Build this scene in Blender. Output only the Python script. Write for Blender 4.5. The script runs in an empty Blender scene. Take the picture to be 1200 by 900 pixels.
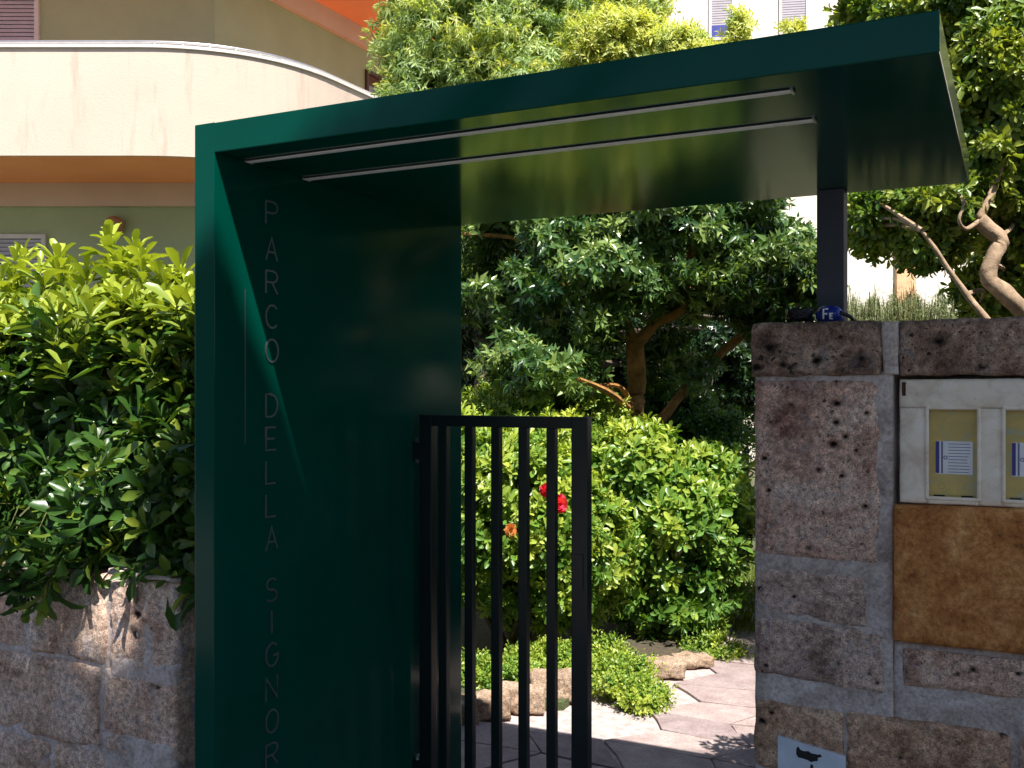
import bpy, bmesh, math, random
import numpy as np
from mathutils import Vector, noise
random.seed(7); rng = np.random.default_rng(7)
SC = bpy.context.scene; COL = SC.collection
R = math.radians

# ------------------------------------------------------------------ camera
F = 1175.0; CX = 600.0; CY = 455.0; EYE = 1.65; TH = math.atan(590/F)
cT, sT = math.cos(TH), math.sin(TH)
cam = bpy.data.objects.new('camera', bpy.data.cameras.new('camera')); COL.objects.link(cam)
cam.location = (0, 0, EYE); cam.rotation_euler = (R(90), 0, TH)
cam.data.sensor_width = 36; cam.data.lens = 36*F/1200; cam.data.shift_y = (CY-450)/1200
cam.data.clip_start = 0.05; cam.data.clip_end = 600
SC.camera = cam

# ------------------------------------------------------------------ world, sun, exposure
SD = Vector((1.05, -1.0, 2.36)).normalized()           # towards the sun
EL = math.asin(SD.z); AZ = math.atan2(SD.x, SD.y)
W = bpy.data.worlds.new('World'); SC.world = W; W.use_nodes = True
nt = W.node_tree; bg = nt.nodes['Background']
sky = nt.nodes.new('ShaderNodeTexSky'); sky.sky_type = 'NISHITA'; sky.sun_disc = False
sky.sun_elevation = EL; sky.sun_rotation = AZ; sky.air_density = 1.0; sky.dust_density = 0.6; sky.ozone_density = 1.5
nt.links.new(sky.outputs[0], bg.inputs[0]); bg.inputs[1].default_value = 0.080
sl = bpy.data.lights.new('sun', 'SUN'); sl.energy = 5.0; sl.angle = R(0.53); sl.color = (1.0, 0.95, 0.87)
so = bpy.data.objects.new('sun', sl); COL.objects.link(so); so.rotation_euler = (-SD).to_track_quat('-Z', 'Y').to_euler()
so.location = SD*40
SC.view_settings.view_transform = 'Standard'; SC.view_settings.look = 'None'
SC.view_settings.exposure = 1.1; SC.view_settings.gamma = 1.0; SC.view_settings.use_curve_mapping = False
SC.render.engine = 'CYCLES'; SC.cycles.max_bounces = 6

# ------------------------------------------------------------------ helpers: places
def W2(a, z, Z): return Vector((a*cT - z*sT, a*sT + z*cT, Z))       # across, along the view axis, height
def P(px, py, z):                                                    # point at view distance z
    return W2((px-CX)/F*z, z, EYE + (CY-py)/F*z)
def G(px, py, Z=0.0): return P(px, py, (EYE-Z)*F/(py-CY))            # point on level ground
def PY(px, py, Y): return P(px, py, Y/(cT + (px-CX)/F*sT))           # point on the plane y = Y
def PX(px, py, X): return P(px, py, X/((px-CX)/F*cT - sT))           # point on the plane x = X

# ------------------------------------------------------------------ helpers: objects
def empty(name, loc, label, cat, group=None, kind=None):
    o = bpy.data.objects.new(name, None); COL.objects.link(o); o.location = loc; o.empty_display_size = .1
    o['label'] = label; o['category'] = cat
    if group: o['group'] = group
    if kind: o['kind'] = kind
    return o
def wloc(o):
    v = Vector((0, 0, 0))
    while o: v = v + o.location; o = o.parent
    return v
def link(name, me, mat=None, parent=None, loc=(0, 0, 0), label=None, cat=None, group=None, kind=None):
    o = bpy.data.objects.new(name, me); COL.objects.link(o)
    if mat and not me.materials: me.materials.append(mat)
    loc = Vector(loc)
    if parent: o.parent = parent; o.location = loc - wloc(parent)
    else: o.location = loc
    if label: o['label'] = label
    if cat: o['category'] = cat
    if group: o['group'] = group
    if kind: o['kind'] = kind
    return o
def mesh(V, Fc, smooth=False):
    me = bpy.data.meshes.new('m'); me.from_pydata([tuple(v) for v in V], [], Fc); me.update()
    if smooth: me.polygons.foreach_set('use_smooth', [True]*len(me.polygons))
    return me
def bevel(me, w=.003, seg=2):
    bm = bmesh.new(); bm.from_mesh(me)
    bmesh.ops.bevel(bm, geom=bm.edges[:], offset=w, segments=seg, affect='EDGES', profile=.6)
    bm.to_mesh(me); bm.free(); return me
def boxm(a, b, bev=0):
    x0, y0, z0 = a; x1, y1, z1 = b
    V = [(x0,y0,z0),(x1,y0,z0),(x1,y1,z0),(x0,y1,z0),(x0,y0,z1),(x1,y0,z1),(x1,y1,z1),(x0,y1,z1)]
    Fc = [(0,3,2,1),(4,5,6,7),(0,1,5,4),(1,2,6,5),(2,3,7,6),(3,0,4,7)]
    me = mesh(V, Fc)
    return bevel(me, bev) if bev else me
def prism(pts, z0, z1):                                              # plan polygon (ccw) extruded up
    n = len(pts)
    V = [(p[0], p[1], z0) for p in pts] + [(p[0], p[1], z1) for p in pts]
    Fc = [tuple(range(n-1, -1, -1)), tuple(range(n, 2*n))] + [(i, (i+1) % n, n+(i+1) % n, n+i) for i in range(n)]
    return mesh(V, Fc)
def joinm(ms):
    V = []; Fc = []; k = 0
    for m in ms:
        V += [v.co[:] for v in m.vertices]; Fc += [tuple(i+k for i in p.vertices) for p in m.polygons]; k = len(V)
    return mesh(V, Fc)
def tube(pts, rad, n=8, wob=0.0, caps=True):
    pts = [Vector(p) for p in pts]; V = []; Fc = []
    N = len(pts); ref = Vector((.13, .31, .94)).normalized()
    for i, p in enumerate(pts):
        t = (pts[min(i+1, N-1)] - pts[max(i-1, 0)])
        if t.length < 1e-6: t = Vector((0, 0, 1))
        t.normalize(); u = t.cross(ref)
        if u.length < .15: u = t.cross(Vector((1, 0, 0)))
        u.normalize(); v = t.cross(u)
        r = rad[i] if hasattr(rad, '__len__') else rad
        for k in range(n):
            a = 2*math.pi*k/n; rr = r
            if wob: rr *= 1 + wob*noise.noise(p*9 + Vector((math.cos(a), math.sin(a), 0))*1.3)
            V.append(p + (u*math.cos(a) + v*math.sin(a))*rr)
    for i in range(N-1):
        for k in range(n): Fc.append((i*n+k, i*n+(k+1) % n, (i+1)*n+(k+1) % n, (i+1)*n+k))
    if caps: Fc += [tuple(range(n-1, -1, -1)), tuple(range((N-1)*n, N*n))]
    return mesh(V, Fc, True)
def smoothpath(pts, k=5):                                            # Catmull-Rom
    pts = [Vector(p) for p in pts]; q = [pts[0]*2-pts[1]] + pts + [pts[-1]*2-pts[-2]]; out = []
    for i in range(1, len(q)-2):
        for j in range(k):
            t = j/k; a, b, c, d = q[i-1], q[i], q[i+1], q[i+2]
            out.append(.5*((2*b) + (c-a)*t + (2*a-5*b+4*c-d)*t*t + (3*b-a-3*c+d)*t**3))
    out.append(pts[-1]); return out
def taper(n, a, b): return [a + (b-a)*i/(n-1) for i in range(n)]
def ball(c, r, sx=1, sy=1, sz=1, sub=2):
    bm = bmesh.new(); bmesh.ops.create_icosphere(bm, subdivisions=sub, radius=r)
    for v in bm.verts: v.co = Vector((v.co.x*sx, v.co.y*sy, v.co.z*sz)) + Vector(c)
    me = bpy.data.meshes.new('m'); bm.to_mesh(me); bm.free()
    me.polygons.foreach_set('use_smooth', [True]*len(me.polygons)); return me

# ------------------------------------------------------------------ helpers: materials
def newmat(name):
    m = bpy.data.materials.new(name); m.use_nodes = True
    nt = m.node_tree; return m, nt, nt.nodes['Principled BSDF']
def nz(nt, scale, detail=5, rough=.55, vec=None, kind='ShaderNodeTexNoise', dist=0):
    n = nt.nodes.new(kind)
    n.inputs['Scale'].default_value = scale
    if kind == 'ShaderNodeTexNoise':
        n.inputs['Detail'].default_value = detail; n.inputs['Roughness'].default_value = rough; n.inputs['Distortion'].default_value = dist
    if vec: nt.links.new(vec, n.inputs['Vector'])
    return n
def ramp(nt, src, stops):
    r = nt.nodes.new('ShaderNodeValToRGB'); nt.links.new(src, r.inputs[0]); e = r.color_ramp.elements
    while len(e) < len(stops): e.new(.5)
    for i, (p, c) in enumerate(stops):
        e[i].position = p; e[i].color = (*c, 1) if len(c) == 3 else c
    return r
def mixc(nt, fac, a, b, mode='MIX'):
    m = nt.nodes.new('ShaderNodeMix'); m.data_type = 'RGBA'; m.blend_type = mode
    if isinstance(fac, (int, float)): m.inputs[0].default_value = fac
    else: nt.links.new(fac, m.inputs[0])
    for s, k in ((a, 6), (b, 7)):
        if isinstance(s, tuple): m.inputs[k].default_value = (*s, 1)
        else: nt.links.new(s, m.inputs[k])
    return m.outputs[2]
def bump(nt, bsdf, src, strength=.4, dist=.01, prev=None):
    b = nt.nodes.new('ShaderNodeBump'); b.inputs['Strength'].default_value = strength; b.inputs['Distance'].default_value = dist
    nt.links.new(src, b.inputs['Height']); nt.links.new(b.outputs[0], bsdf.inputs['Normal'])
    if prev: nt.links.new(prev, b.inputs['Normal'])
    return b.outputs[0]
def gpos(nt):
    g = nt.nodes.new('ShaderNodeNewGeometry'); return g.outputs['Position']
def plain(name, c, rough=.6, metal=0, spec=.5, var=.12, scale=8, bmp=.05):
    m, nt, b = newmat(name); g = gpos(nt)
    n = nz(nt, scale, 6, .6, g); lo = tuple(x*(1-var) for x in c); hi = tuple(min(1, x*(1+var)) for x in c)
    r = ramp(nt, n.outputs[0], [(.3, lo), (.7, hi)]); nt.links.new(r.outputs[0], b.inputs['Base Color'])
    b.inputs['Roughness'].default_value = rough; b.inputs['Metallic'].default_value = metal; b.inputs['Specular IOR Level'].default_value = spec
    if bmp: bump(nt, b, nz(nt, scale*8, 4, .6, g).outputs[0], bmp, .004)
    return m
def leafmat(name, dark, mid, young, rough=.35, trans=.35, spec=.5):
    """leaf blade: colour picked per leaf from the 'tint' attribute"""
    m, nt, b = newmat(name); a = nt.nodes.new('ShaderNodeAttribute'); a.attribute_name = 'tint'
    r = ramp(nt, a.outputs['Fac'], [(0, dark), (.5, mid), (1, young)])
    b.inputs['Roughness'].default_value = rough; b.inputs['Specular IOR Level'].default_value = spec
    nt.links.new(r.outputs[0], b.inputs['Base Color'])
    t = nt.nodes.new('ShaderNodeBsdfTranslucent')
    tc = mixc(nt, 1.0, r.outputs[0], (1.5, 1.5, .5), 'MULTIPLY'); nt.links.new(tc, t.inputs[0])
    mx = nt.nodes.new('ShaderNodeMixShader'); mx.inputs[0].default_value = trans
    nt.links.new(b.outputs[0], mx.inputs[1]); nt.links.new(t.outputs[0], mx.inputs[2])
    nt.links.new(mx.outputs[0], nt.nodes['Material Output'].inputs[0]); return m

def m_tufa(name, c1, c2, c3, pit=1.0, mortar=.0):
    m, nt, b = newmat(name); g = gpos(nt)
    n1 = nz(nt, 5.5, 9, .68, g, dist=.5); n2 = nz(nt, 55, 7, .7, g); n3 = nz(nt, 260, 3, .7, g)
    base = ramp(nt, n1.outputs[0], [(.34, c1), (.5, c2), (.66, c3)]).outputs[0]
    fine = ramp(nt, n2.outputs[0], [(.33, (.42, .40, .42)), (.5, (.9, .9, .9)), (.68, (1.45, 1.38, 1.35))]).outputs[0]
    c = mixc(nt, 1.0, base, fine, 'MULTIPLY')
    g3 = ramp(nt, n3.outputs[0], [(.36, (.62, .60, .60)), (.52, (1, 1, 1)), (.66, (1.35, 1.33, 1.33))]).outputs[0]; c = mixc(nt, 1.0, c, g3, 'MULTIPLY')
    n6 = nz(nt, 130, 5, .8, g); g6 = ramp(nt, n6.outputs[0], [(.34, (.6, .56, .56)), (.44, (1, 1, 1)), (.62, (1, 1, 1)), (.70, (1.7, 1.65, 1.65))]).outputs[0]; c = mixc(nt, 1.0, c, g6, 'MULTIPLY')
    # soft lime bloom, in smears
    n4 = nz(nt, 11, 8, .7, g, dist=1.2); ms = ramp(nt, n4.outputs[0], [(.56, (0, 0, 0)), (.72, (1, 1, 1))]).outputs[0]
    sc = nt.nodes.new('ShaderNodeMath'); sc.operation = 'MULTIPLY'; nt.links.new(ms, sc.inputs[0]); sc.inputs[1].default_value = mortar
    c = mixc(nt, sc.outputs[0], c, (.40, .38, .46))
    # dark pits
    nd = nz(nt, 28, 5, .7, g); vm = nt.nodes.new('ShaderNodeVectorMath'); vm.operation = 'MULTIPLY_ADD'; nt.links.new(nd.outputs['Color'], vm.inputs[0]); vm.inputs[1].default_value = (.045,)*3; nt.links.new(g, vm.inputs[2]); gw = vm.outputs[0]
    v = nz(nt, 21, vec=gw, kind='ShaderNodeTexVoronoi'); n5 = nz(nt, 9, 4, .6, g)
    vv = nt.nodes.new('ShaderNodeMath'); vv.operation = 'ADD'; nt.links.new(v.outputs['Distance'], vv.inputs[0])
    k = nt.nodes.new('ShaderNodeMath'); k.operation = 'MULTIPLY'; nt.links.new(n5.outputs[0], k.inputs[0]); k.inputs[1].default_value = .55
    nt.links.new(k.outputs[0], vv.inputs[1])
    pm = ramp(nt, vv.outputs[0], [(.33, (1, 1, 1)), (.39, (0, 0, 0))]).outputs[0]
    v2 = nz(nt, 62, vec=gw, kind='ShaderNodeTexVoronoi'); pm2 = ramp(nt, v2.outputs['Distance'], [(.10, (1, 1, 1)), (.19, (0, 0, 0))]).outputs[0]
    pmx = mixc(nt, 1.0, pm, pm2, 'LIGHTEN')
    f = nt.nodes.new('ShaderNodeMath'); f.operation = 'MULTIPLY'; nt.links.new(pmx, f.inputs[0]); f.inputs[1].default_value = .75*pit
    c = mixc(nt, f.outputs[0], c, (.035, .028, .03))
    da = nt.nodes.new('ShaderNodeAttribute'); da.attribute_name = 'pit_tone'; c = mixc(nt, da.outputs['Fac'], c, (.018, .014, .014))  # darkens pit centres almost to black
    nt.links.new(c, b.inputs['Base Color']); b.inputs['Roughness'].default_value = .95; b.inputs['Specular IOR Level'].default_value = .15
    p = bump(nt, b, n2.outputs[0], .9, .012)
    inv = nt.nodes.new('ShaderNodeMath'); inv.operation = 'SUBTRACT'; inv.inputs[0].default_value = 1; nt.links.new(pmx, inv.inputs[1])
    p = bump(nt, b, inv.outputs[0], .8*pit, .02, p)
    bump(nt, b, n3.outputs[0], .5, .003, p)
    return m
M = {}
M['tufa_pink'] = m_tufa('tufa pinkish', (.30, .155, .12), (.78, .52, .41), (.92, .72, .60), .9, .6)
M['tufa_grey'] = m_tufa('tufa grey', (.28, .18, .15), (.68, .50, .42), (.82, .66, .57), .8, .9)
M['tufa_brown'] = m_tufa('tufa brown', (.34, .19, .12), (.64, .41, .28), (.78, .55, .40), .8, .4)
M['coping'] = m_tufa('coping tufa', (.10, .062, .048), (.40, .27, .20), (.66, .52, .44), 1.2, .4)
M['tufa_left'] = m_tufa('tufa left wall', (.46, .28, .20), (.76, .54, .42), (.86, .70, .60), .5, 1.0)
def m_mortar():
    m, nt, b = newmat('mortar'); g = gpos(nt)
    n1 = nz(nt, 9, 8, .7, g, dist=.8); n2 = nz(nt, 90, 6, .7, g)
    c = ramp(nt, n1.outputs[0], [(.3, (.30, .24, .22)), (.5, (.55, .46, .43)), (.7, (.76, .68, .67))]).outputs[0]
    f = ramp(nt, n2.outputs[0], [(.3, (.6, .6, .6)), (.6, (1.15, 1.15, 1.15))]).outputs[0]
    nt.links.new(mixc(nt, 1.0, c, f, 'MULTIPLY'), b.inputs['Base Color']); b.inputs['Roughness'].default_value = .9; b.inputs['Specular IOR Level'].default_value = .2
    p = bump(nt, b, n1.outputs[0], .5, .02); bump(nt, b, n2.outputs[0], .6, .006, p); return m
M['mortar'] = m_mortar()
def m_paint():
    m, nt, b = newmat('dark green gloss paint'); g = gpos(nt)
    n = nz(nt, 3, 4, .5, g); r = ramp(nt, n.outputs[0], [(.3, (.0, .050, .034)), (.7, (.0, .060, .041))])
    nt.links.new(r.outputs[0], b.inputs['Base Color'])
    n2 = nz(nt, 1.7, 6, .6, g); rr = ramp(nt, n2.outputs[0], [(.3, (.09,)*3), (.7, (.15,)*3)]); nt.links.new(rr.outputs[0], b.inputs['Roughness'])
    b.inputs['Specular IOR Level'].default_value = .14
    bump(nt, b, nz(nt, 420, 2, .5, g).outputs[0], .02, .001); return m
M['paint'] = m_paint()
M['paint_dark'] = plain('anthracite green post paint', (.045, .055, .085), .4, var=.1)
M['gate_paint'] = plain('black green gate paint', (.006, .014, .016), .3, var=.2)
M['alu'] = plain('brushed aluminium', (.55, .56, .58), .35, .9, var=.08)
M['letter'] = plain('satin steel lettering', (.22, .25, .28), .34, .85, var=.15)
M['diffuser'] = plain('white plastic diffuser', (.92, .92, .90), .5, var=.03)
M['dark'] = plain('dark recess', (.01, .01, .011), .7)
M['bark'] = plain('orange brown bark', (.36, .18, .06), .9, spec=.2, var=.5, scale=14, bmp=.9)
M['bark_pale'] = plain('pale bark', (.34, .24, .16), .9, spec=.2, var=.4, scale=18, bmp=.9)
M['bark_dark'] = plain('grey brown bark', (.11, .085, .06), .9, spec=.2, var=.5, scale=16, bmp=.9)
M['twig'] = plain('green twig', (.09, .10, .03), .8, var=.3)

M['lf_hedge'] = leafmat('thick glossy hedge leaf', (.016, .05, .014), (.055, .13, .022), (.36, .42, .05), .33, .25)
M['lf_shrub'] = leafmat('garden shrub leaf', (.025, .085, .016), (.12, .24, .035), (.42, .48, .07), .36, .3)
M['lf_dark'] = leafmat('dark evergreen leaf', (.008, .025, .009), (.020, .055, .018), (.07, .13, .035), .3, .2, .7)
M['lf_tree'] = leafmat('glossy tree leaf', (.012, .045, .014), (.065, .145, .04), (.25, .34, .09), .28, .25, .7)
M['lf_pale'] = leafmat('pale narrow leaf', (.14, .25, .08), (.38, .49, .22), (.56, .56, .14), .45, .4)
M['lf_right'] = leafmat('mid green leaf', (.024, .07, .014), (.12, .21, .035), (.36, .40, .07), .33, .35)
M['lf_wisp'] = leafmat('grey green needle', (.10, .13, .06), (.20, .24, .11), (.34, .36, .18), .6, .2)
M['grass'] = leafmat('grass blade', (.06, .11, .015), (.13, .20, .03), (.24, .28, .05), .6, .35)

# ------------------------------------------------------------------ helpers: leaves
T_OBO = (np.array([(0,0,0),(.34,0,-.02),(.70,0,-.01),(1,0,-.10),(.34,-.26,.05),(.70,-.5,.07),(.92,-.30,0),(.34,.26,.05),(.70,.5,.07),(.92,.30,0)]),
         [(0,1,4),(1,2,5,4),(2,3,6,5),(0,7,1),(1,7,8,2),(2,8,9,3)])
T_LAN = (np.array([(0,0,0),(.45,0,-.03),(1,0,-.16),(.42,-.5,.04),(.42,.5,.04)]), [(0,1,3),(1,2,3),(0,4,1),(1,4,2)])
def leaves(pos, d, n, L, Wd, tint, T):
    tv, tf = T; N = len(pos); K = len(tv)
    d = d/np.linalg.norm(d, axis=1)[:, None]; s = np.cross(n, d); s /= np.linalg.norm(s, axis=1)[:, None]+1e-9; n = np.cross(d, s)
    V = pos[:, None, :] + d[:, None, :]*(tv[None, :, 0, None]*L[:, None, None]) + s[:, None, :]*(tv[None, :, 1, None]*Wd[:, None, None]) + n[:, None, :]*(tv[None, :, 2, None]*L[:, None, None])
    V = V.reshape(-1, 3)
    me = bpy.data.meshes.new('leaves'); nf = len(tf)
    sizes = np.array([len(f) for f in tf]); flat = np.concatenate([np.array(f) for f in tf])
    loops = (flat[None, :] + (np.arange(N)*K)[:, None]).ravel()
    starts = np.concatenate([[0], np.cumsum(np.tile(sizes, N))[:-1]])
    me.vertices.add(N*K); me.vertices.foreach_set('co', V.astype(np.float32).ravel())
    me.loops.add(len(loops)); me.loops.foreach_set('vertex_index', loops.astype(np.int32))
    me.polygons.add(N*nf); me.polygons.foreach_set('loop_start', starts.astype(np.int32))
    try: me.polygons.foreach_set('loop_total', np.tile(sizes, N).astype(np.int32))
    except Exception: pass
    me.update(calc_edges=True)
    a = me.attributes.new('tint', 'FLOAT', 'FACE'); a.data.foreach_set('value', np.repeat(np.clip(tint, 0, 1), nf).astype(np.float32))
    return me
def unit(v): return v/(np.linalg.norm(v, axis=1)[:, None]+1e-9)
def whorls(tips, axes, k, L, wr, tint, spread=(.5, 1.35), stem=.05, droop=0.0, lv=.2):
    """k leaves round each shoot tip; returns arrays for leaves()"""
    N = len(tips); axes = unit(axes)
    t = np.tile(np.array([[.3, .5, .8]]), (N, 1)); u = unit(np.cross(axes, t)); v = np.cross(axes, u)
    az = (np.arange(k)[None, :]*2.4 + rng.random((N, 1))*6.28 + rng.normal(0, .25, (N, k)))
    f = np.linspace(0, 1, k)[None, :]                      # inner (upright, young) to outer leaves
    al = spread[0] + (spread[1]-spread[0])*f + rng.normal(0, .15, (N, k))
    rad = u[:, None, :]*np.cos(az)[..., None] + v[:, None, :]*np.sin(az)[..., None]
    A = axes[:, None, :]
    d = A*np.cos(al)[..., None] + rad*np.sin(al)[..., None]; d[..., 2] -= droop
    n = A*np.sin(al)[..., None] - rad*np.cos(al)[..., None]
    n = n + rng.normal(0, .18, n.shape)
    pos = tips[:, None, :] - A*(f*stem)[..., None]
    LL = L*(.6+.4*f)*(1+rng.normal(0, lv, (N, k))).clip(.45, 1.6)
    tt = tint[:, None] + (1-f)*.16 + rng.normal(0, .09, (N, k))
    return pos.reshape(-1, 3), d.reshape(-1, 3), n.reshape(-1, 3), LL.ravel(), (LL*wr).ravel(), tt.ravel()
def ellpts(n, c, r, lo=.55):
    """points in the outer shell of an ellipsoid with their outward directions"""
    d = unit(rng.normal(size=(n, 3))); s = (lo + (1-lo)*rng.random((n, 1))**.6)
    p = np.array(c) + d*s*np.array(r); o = unit(d/np.array(r)); return p, o
def vnoise(p, s, off=0.0):
    return np.array([noise.noise(Vector((x*s+off, y*s, z*s))) for x, y, z in p])
AX, AZd = np.array([cT, sT, 0.]), np.array([-sT, cT, 0.])
def blob(px, py, z, rx, ry, rz):                                     # ellipsoid seen at px,py
    return np.array(P(px, py, z)), (rx, ry, rz)

# ------------------------------------------------------------------ ground, street, path
def m_ground():
    m, nt, b = newmat('garden soil and grass'); g = gpos(nt)
    n1 = nz(nt, .8, 6, .6, g); n2 = nz(nt, 30, 6, .7, g)
    c = ramp(nt, n1.outputs[0], [(.4, (.09, .07, .045)), (.6, (.07, .10, .03))]).outputs[0]
    f = ramp(nt, n2.outputs[0], [(.3, (.5, .5, .5)), (.7, (1.3, 1.3, 1.3))]).outputs[0]
    nt.links.new(mixc(nt, 1.0, c, f, 'MULTIPLY'), b.inputs['Base Color']); b.inputs['Roughness'].default_value = .95
    bump(nt, b, n2.outputs[0], .8, .03); return m
M['soil'] = m_ground()
M['asphalt'] = plain('asphalt', (.05, .05, .052), .85, var=.35, scale=40, bmp=.5)
M['concrete'] = plain('pavement concrete', (.22, .20, .19), .9, var=.25, scale=12, bmp=.4)
M['joint'] = plain('sand joint', (.40, .335, .32), .95, var=.3, scale=20, bmp=.5)
def m_flag():
    m, nt, b = newmat('pinkish flagstone'); g = gpos(nt)
    oi = nt.nodes.new('ShaderNodeObjectInfo')
    n1 = nz(nt, 7, 8, .65, g); n2 = nz(nt, 70, 6, .7, g)
    c = ramp(nt, n1.outputs[0], [(.3, (.27, .205, .20)), (.5, (.36, .29, .28)), (.7, (.44, .375, .36))]).outputs[0]
    t = ramp(nt, oi.outputs['Random'], [(0, (.78, .76, .78)), (1, (1.12, 1.08, 1.05))]).outputs[0]
    c = mixc(nt, 1.0, c, t, 'MULTIPLY'); f = ramp(nt, n2.outputs[0], [(.3, (.75, .75, .75)), (.65, (1.12, 1.12, 1.12))]).outputs[0]
    nt.links.new(mixc(nt, 1.0, c, f, 'MULTIPLY'), b.inputs['Base Color']); b.inputs['Roughness'].default_value = .85; b.inputs['Specular IOR Level'].default_value = .25
    p = bump(nt, b, n1.outputs[0], .4, .02); bump(nt, b, n2.outputs[0], .4, .004, p); return m
M['flag'] = m_flag()

S = 250
link('ground', mesh([(-S,-S,-.03),(S,-S,-.03),(S,S,-.03),(-S,S,-.03)], [(0,1,2,3)]), M['soil'], kind='structure')
link('road', boxm((-60,-12,-.14),(60,-5.5,-.10)), M['asphalt'], kind='structure')
bpy.data.objects['road'].location.z = .09      # carriageway set below the kerb
link('pavement', mesh([(-60,-5.5,0),(60,-5.5,0),(60,2.05,0),(-60,2.05,0),(-60,-5.5,-.12),(60,-5.5,-.12)], [(0,1,2,3),(0,4,5,1)]), M['concrete'], kind='structure')
# garden path: irregular flagstones on a sand bed, running from the gate to the back right
path = link('path', mesh([(-2.6,2.054,-.012),(-.5,2.054,-.012),(-.45,12,-.012),(-2.6,8,-.012)], [(0,1,2,3)]), M['joint'], kind='structure')
gx, gy = 12, 26
def gp(i, j):
    sd = Vector((i*3.17, j*5.31, .5)); a = noise.noise(sd)*.16; b = noise.noise(sd+Vector((9, 9, 9)))*.12
    return Vector((-2.55 + i*.42 + a + (.2 if j % 2 else 0), 2.2 + j*.27 + b*.6, 0))
for i in range(gx):
    for j in range(gy):
        q = [gp(i,j), gp(i+1,j), gp(i+1,j+1), gp(i,j+1)]; c = sum(q, Vector())/4
        if (i in (0,1) and c.y > 4.5) or max(v.x for v in q) > -.42: continue
        inner = []
        for k, v in enumerate(q):
            w = c + (v-c)*(1-.006/(v-c).length*1.2); nx = q[(k+1) % 4]; w2 = c + (nx-c)*(1-.006/(nx-c).length*1.2)
            inner.append(w); inner.append((w+w2)/2 + Vector((random.uniform(-.012,.012), random.uniform(-.012,.012), 0)))
        h = random.uniform(.001, .005)
        me = prism([(p.x-c.x, p.y-c.y) for p in inner], -.03, h)
        link('flagstone', me, M['flag'], path, (c.x, c.y, 0))

# ------------------------------------------------------------------ entrance canopy
YF, YB, ZS, ZT = 2.07, 3.43, 2.29, 2.373
XL0 = PY(228, 300, YF).x; XL1 = PY(251, 300, YF).x; XR = PY(1101, 30, YF).x
can = empty('entrance_canopy', (XL0, YF, 0), 'dark green metal entrance portal with flat roof and vertical lettering on its side wall', 'entrance canopy')
link('side_wall', boxm((XL0, YF, -.02), (XL1, YB, ZT), .003), M['paint'], can, label='glossy green side wall, nearly black in the shade')
link('roof', boxm((XL1+.0005, YF, ZS), (XR, YB, ZT-.0015), .003), M['paint'], can)
def strip(pa, pb, w):
    a = PXZ(*pa); b = PXZ(*pb); y = (a.y+b.y)/2
    o = link('light_strip', boxm((a.x, y-w/2, ZS-.0025), (b.x, y+w/2, ZS-.0005)), M['dark'], can)
    link('diffuser', boxm((a.x+.006, y-w/2+.003, ZS-.0055), (b.x-.006, y+w/2-.009, ZS-.0005)), M['diffuser'], o)
    for e in (a.x, b.x-.006): link('end_cap', boxm((e, y-w/2-.001, ZS-.006), (e+.006, y+w/2+.001, ZS-.0005)), M['alu'], o)
def PXZ(px, py): z = (ZS-EYE)*F/(CY-py); return P(px, py, z)
strip((287, 188), (932, 107), .030); strip((353, 208), (958, 142), .034)
seam = PX(287, 400, XL1)
link('trim_strip', boxm((XL1+.0003, seam.y-.0013, PX(287, 520, XL1).z), (XL1+.0015, seam.y+.0013, ZS-.36)), M['letter'], can)
# letters: thin strokes
def arc(cx, cy, rx, ry, a0, a1, n=12): return [(cx+rx*math.cos(R(a0+(a1-a0)*i/n)), cy+ry*math.sin(R(a0+(a1-a0)*i/n))) for i in range(n+1)]
GL = {'P': [[(0,0),(0,1)], [(0,1),(.3,1)]+arc(.33,.75,.27,.25,90,-90)+[(0,.5)]],
      'A': [[(0,0),(.3,1),(.6,0)], [(.11,.36),(.49,.36)]],
      'R': [[(0,0),(0,1)], [(0,1),(.3,1)]+arc(.33,.75,.27,.25,90,-90)+[(0,.5)], [(.3,.5),(.6,0)]],
      'C': [arc(.33,.5,.33,.5,45,315,20)], 'O': [arc(.32,.5,.32,.5,0,360,24)], 'G': [arc(.33,.5,.33,.5,45,335,20)+[(.64,.45),(.38,.45)]],
      'D': [[(0,0),(0,1),(.22,1)]+arc(.22,.5,.38,.5,90,-90,16)+[(0,0)]],
      'E': [[(.52,1),(0,1),(0,0),(.52,0)], [(0,.5),(.44,.5)]], 'L': [[(0,1),(0,0),(.5,0)]],
      'S': [arc(.3,.75,.27,.25,30,270,12)+arc(.3,.25,.28,.25,90,-150,12)], 'I': [[(.3,0),(.3,1)]], 'N': [[(0,0),(0,1),(.6,0),(.6,1)]], 'F': [[(0,0),(0,1),(.5,1)], [(0,.52),(.42,.52)]]}
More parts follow.
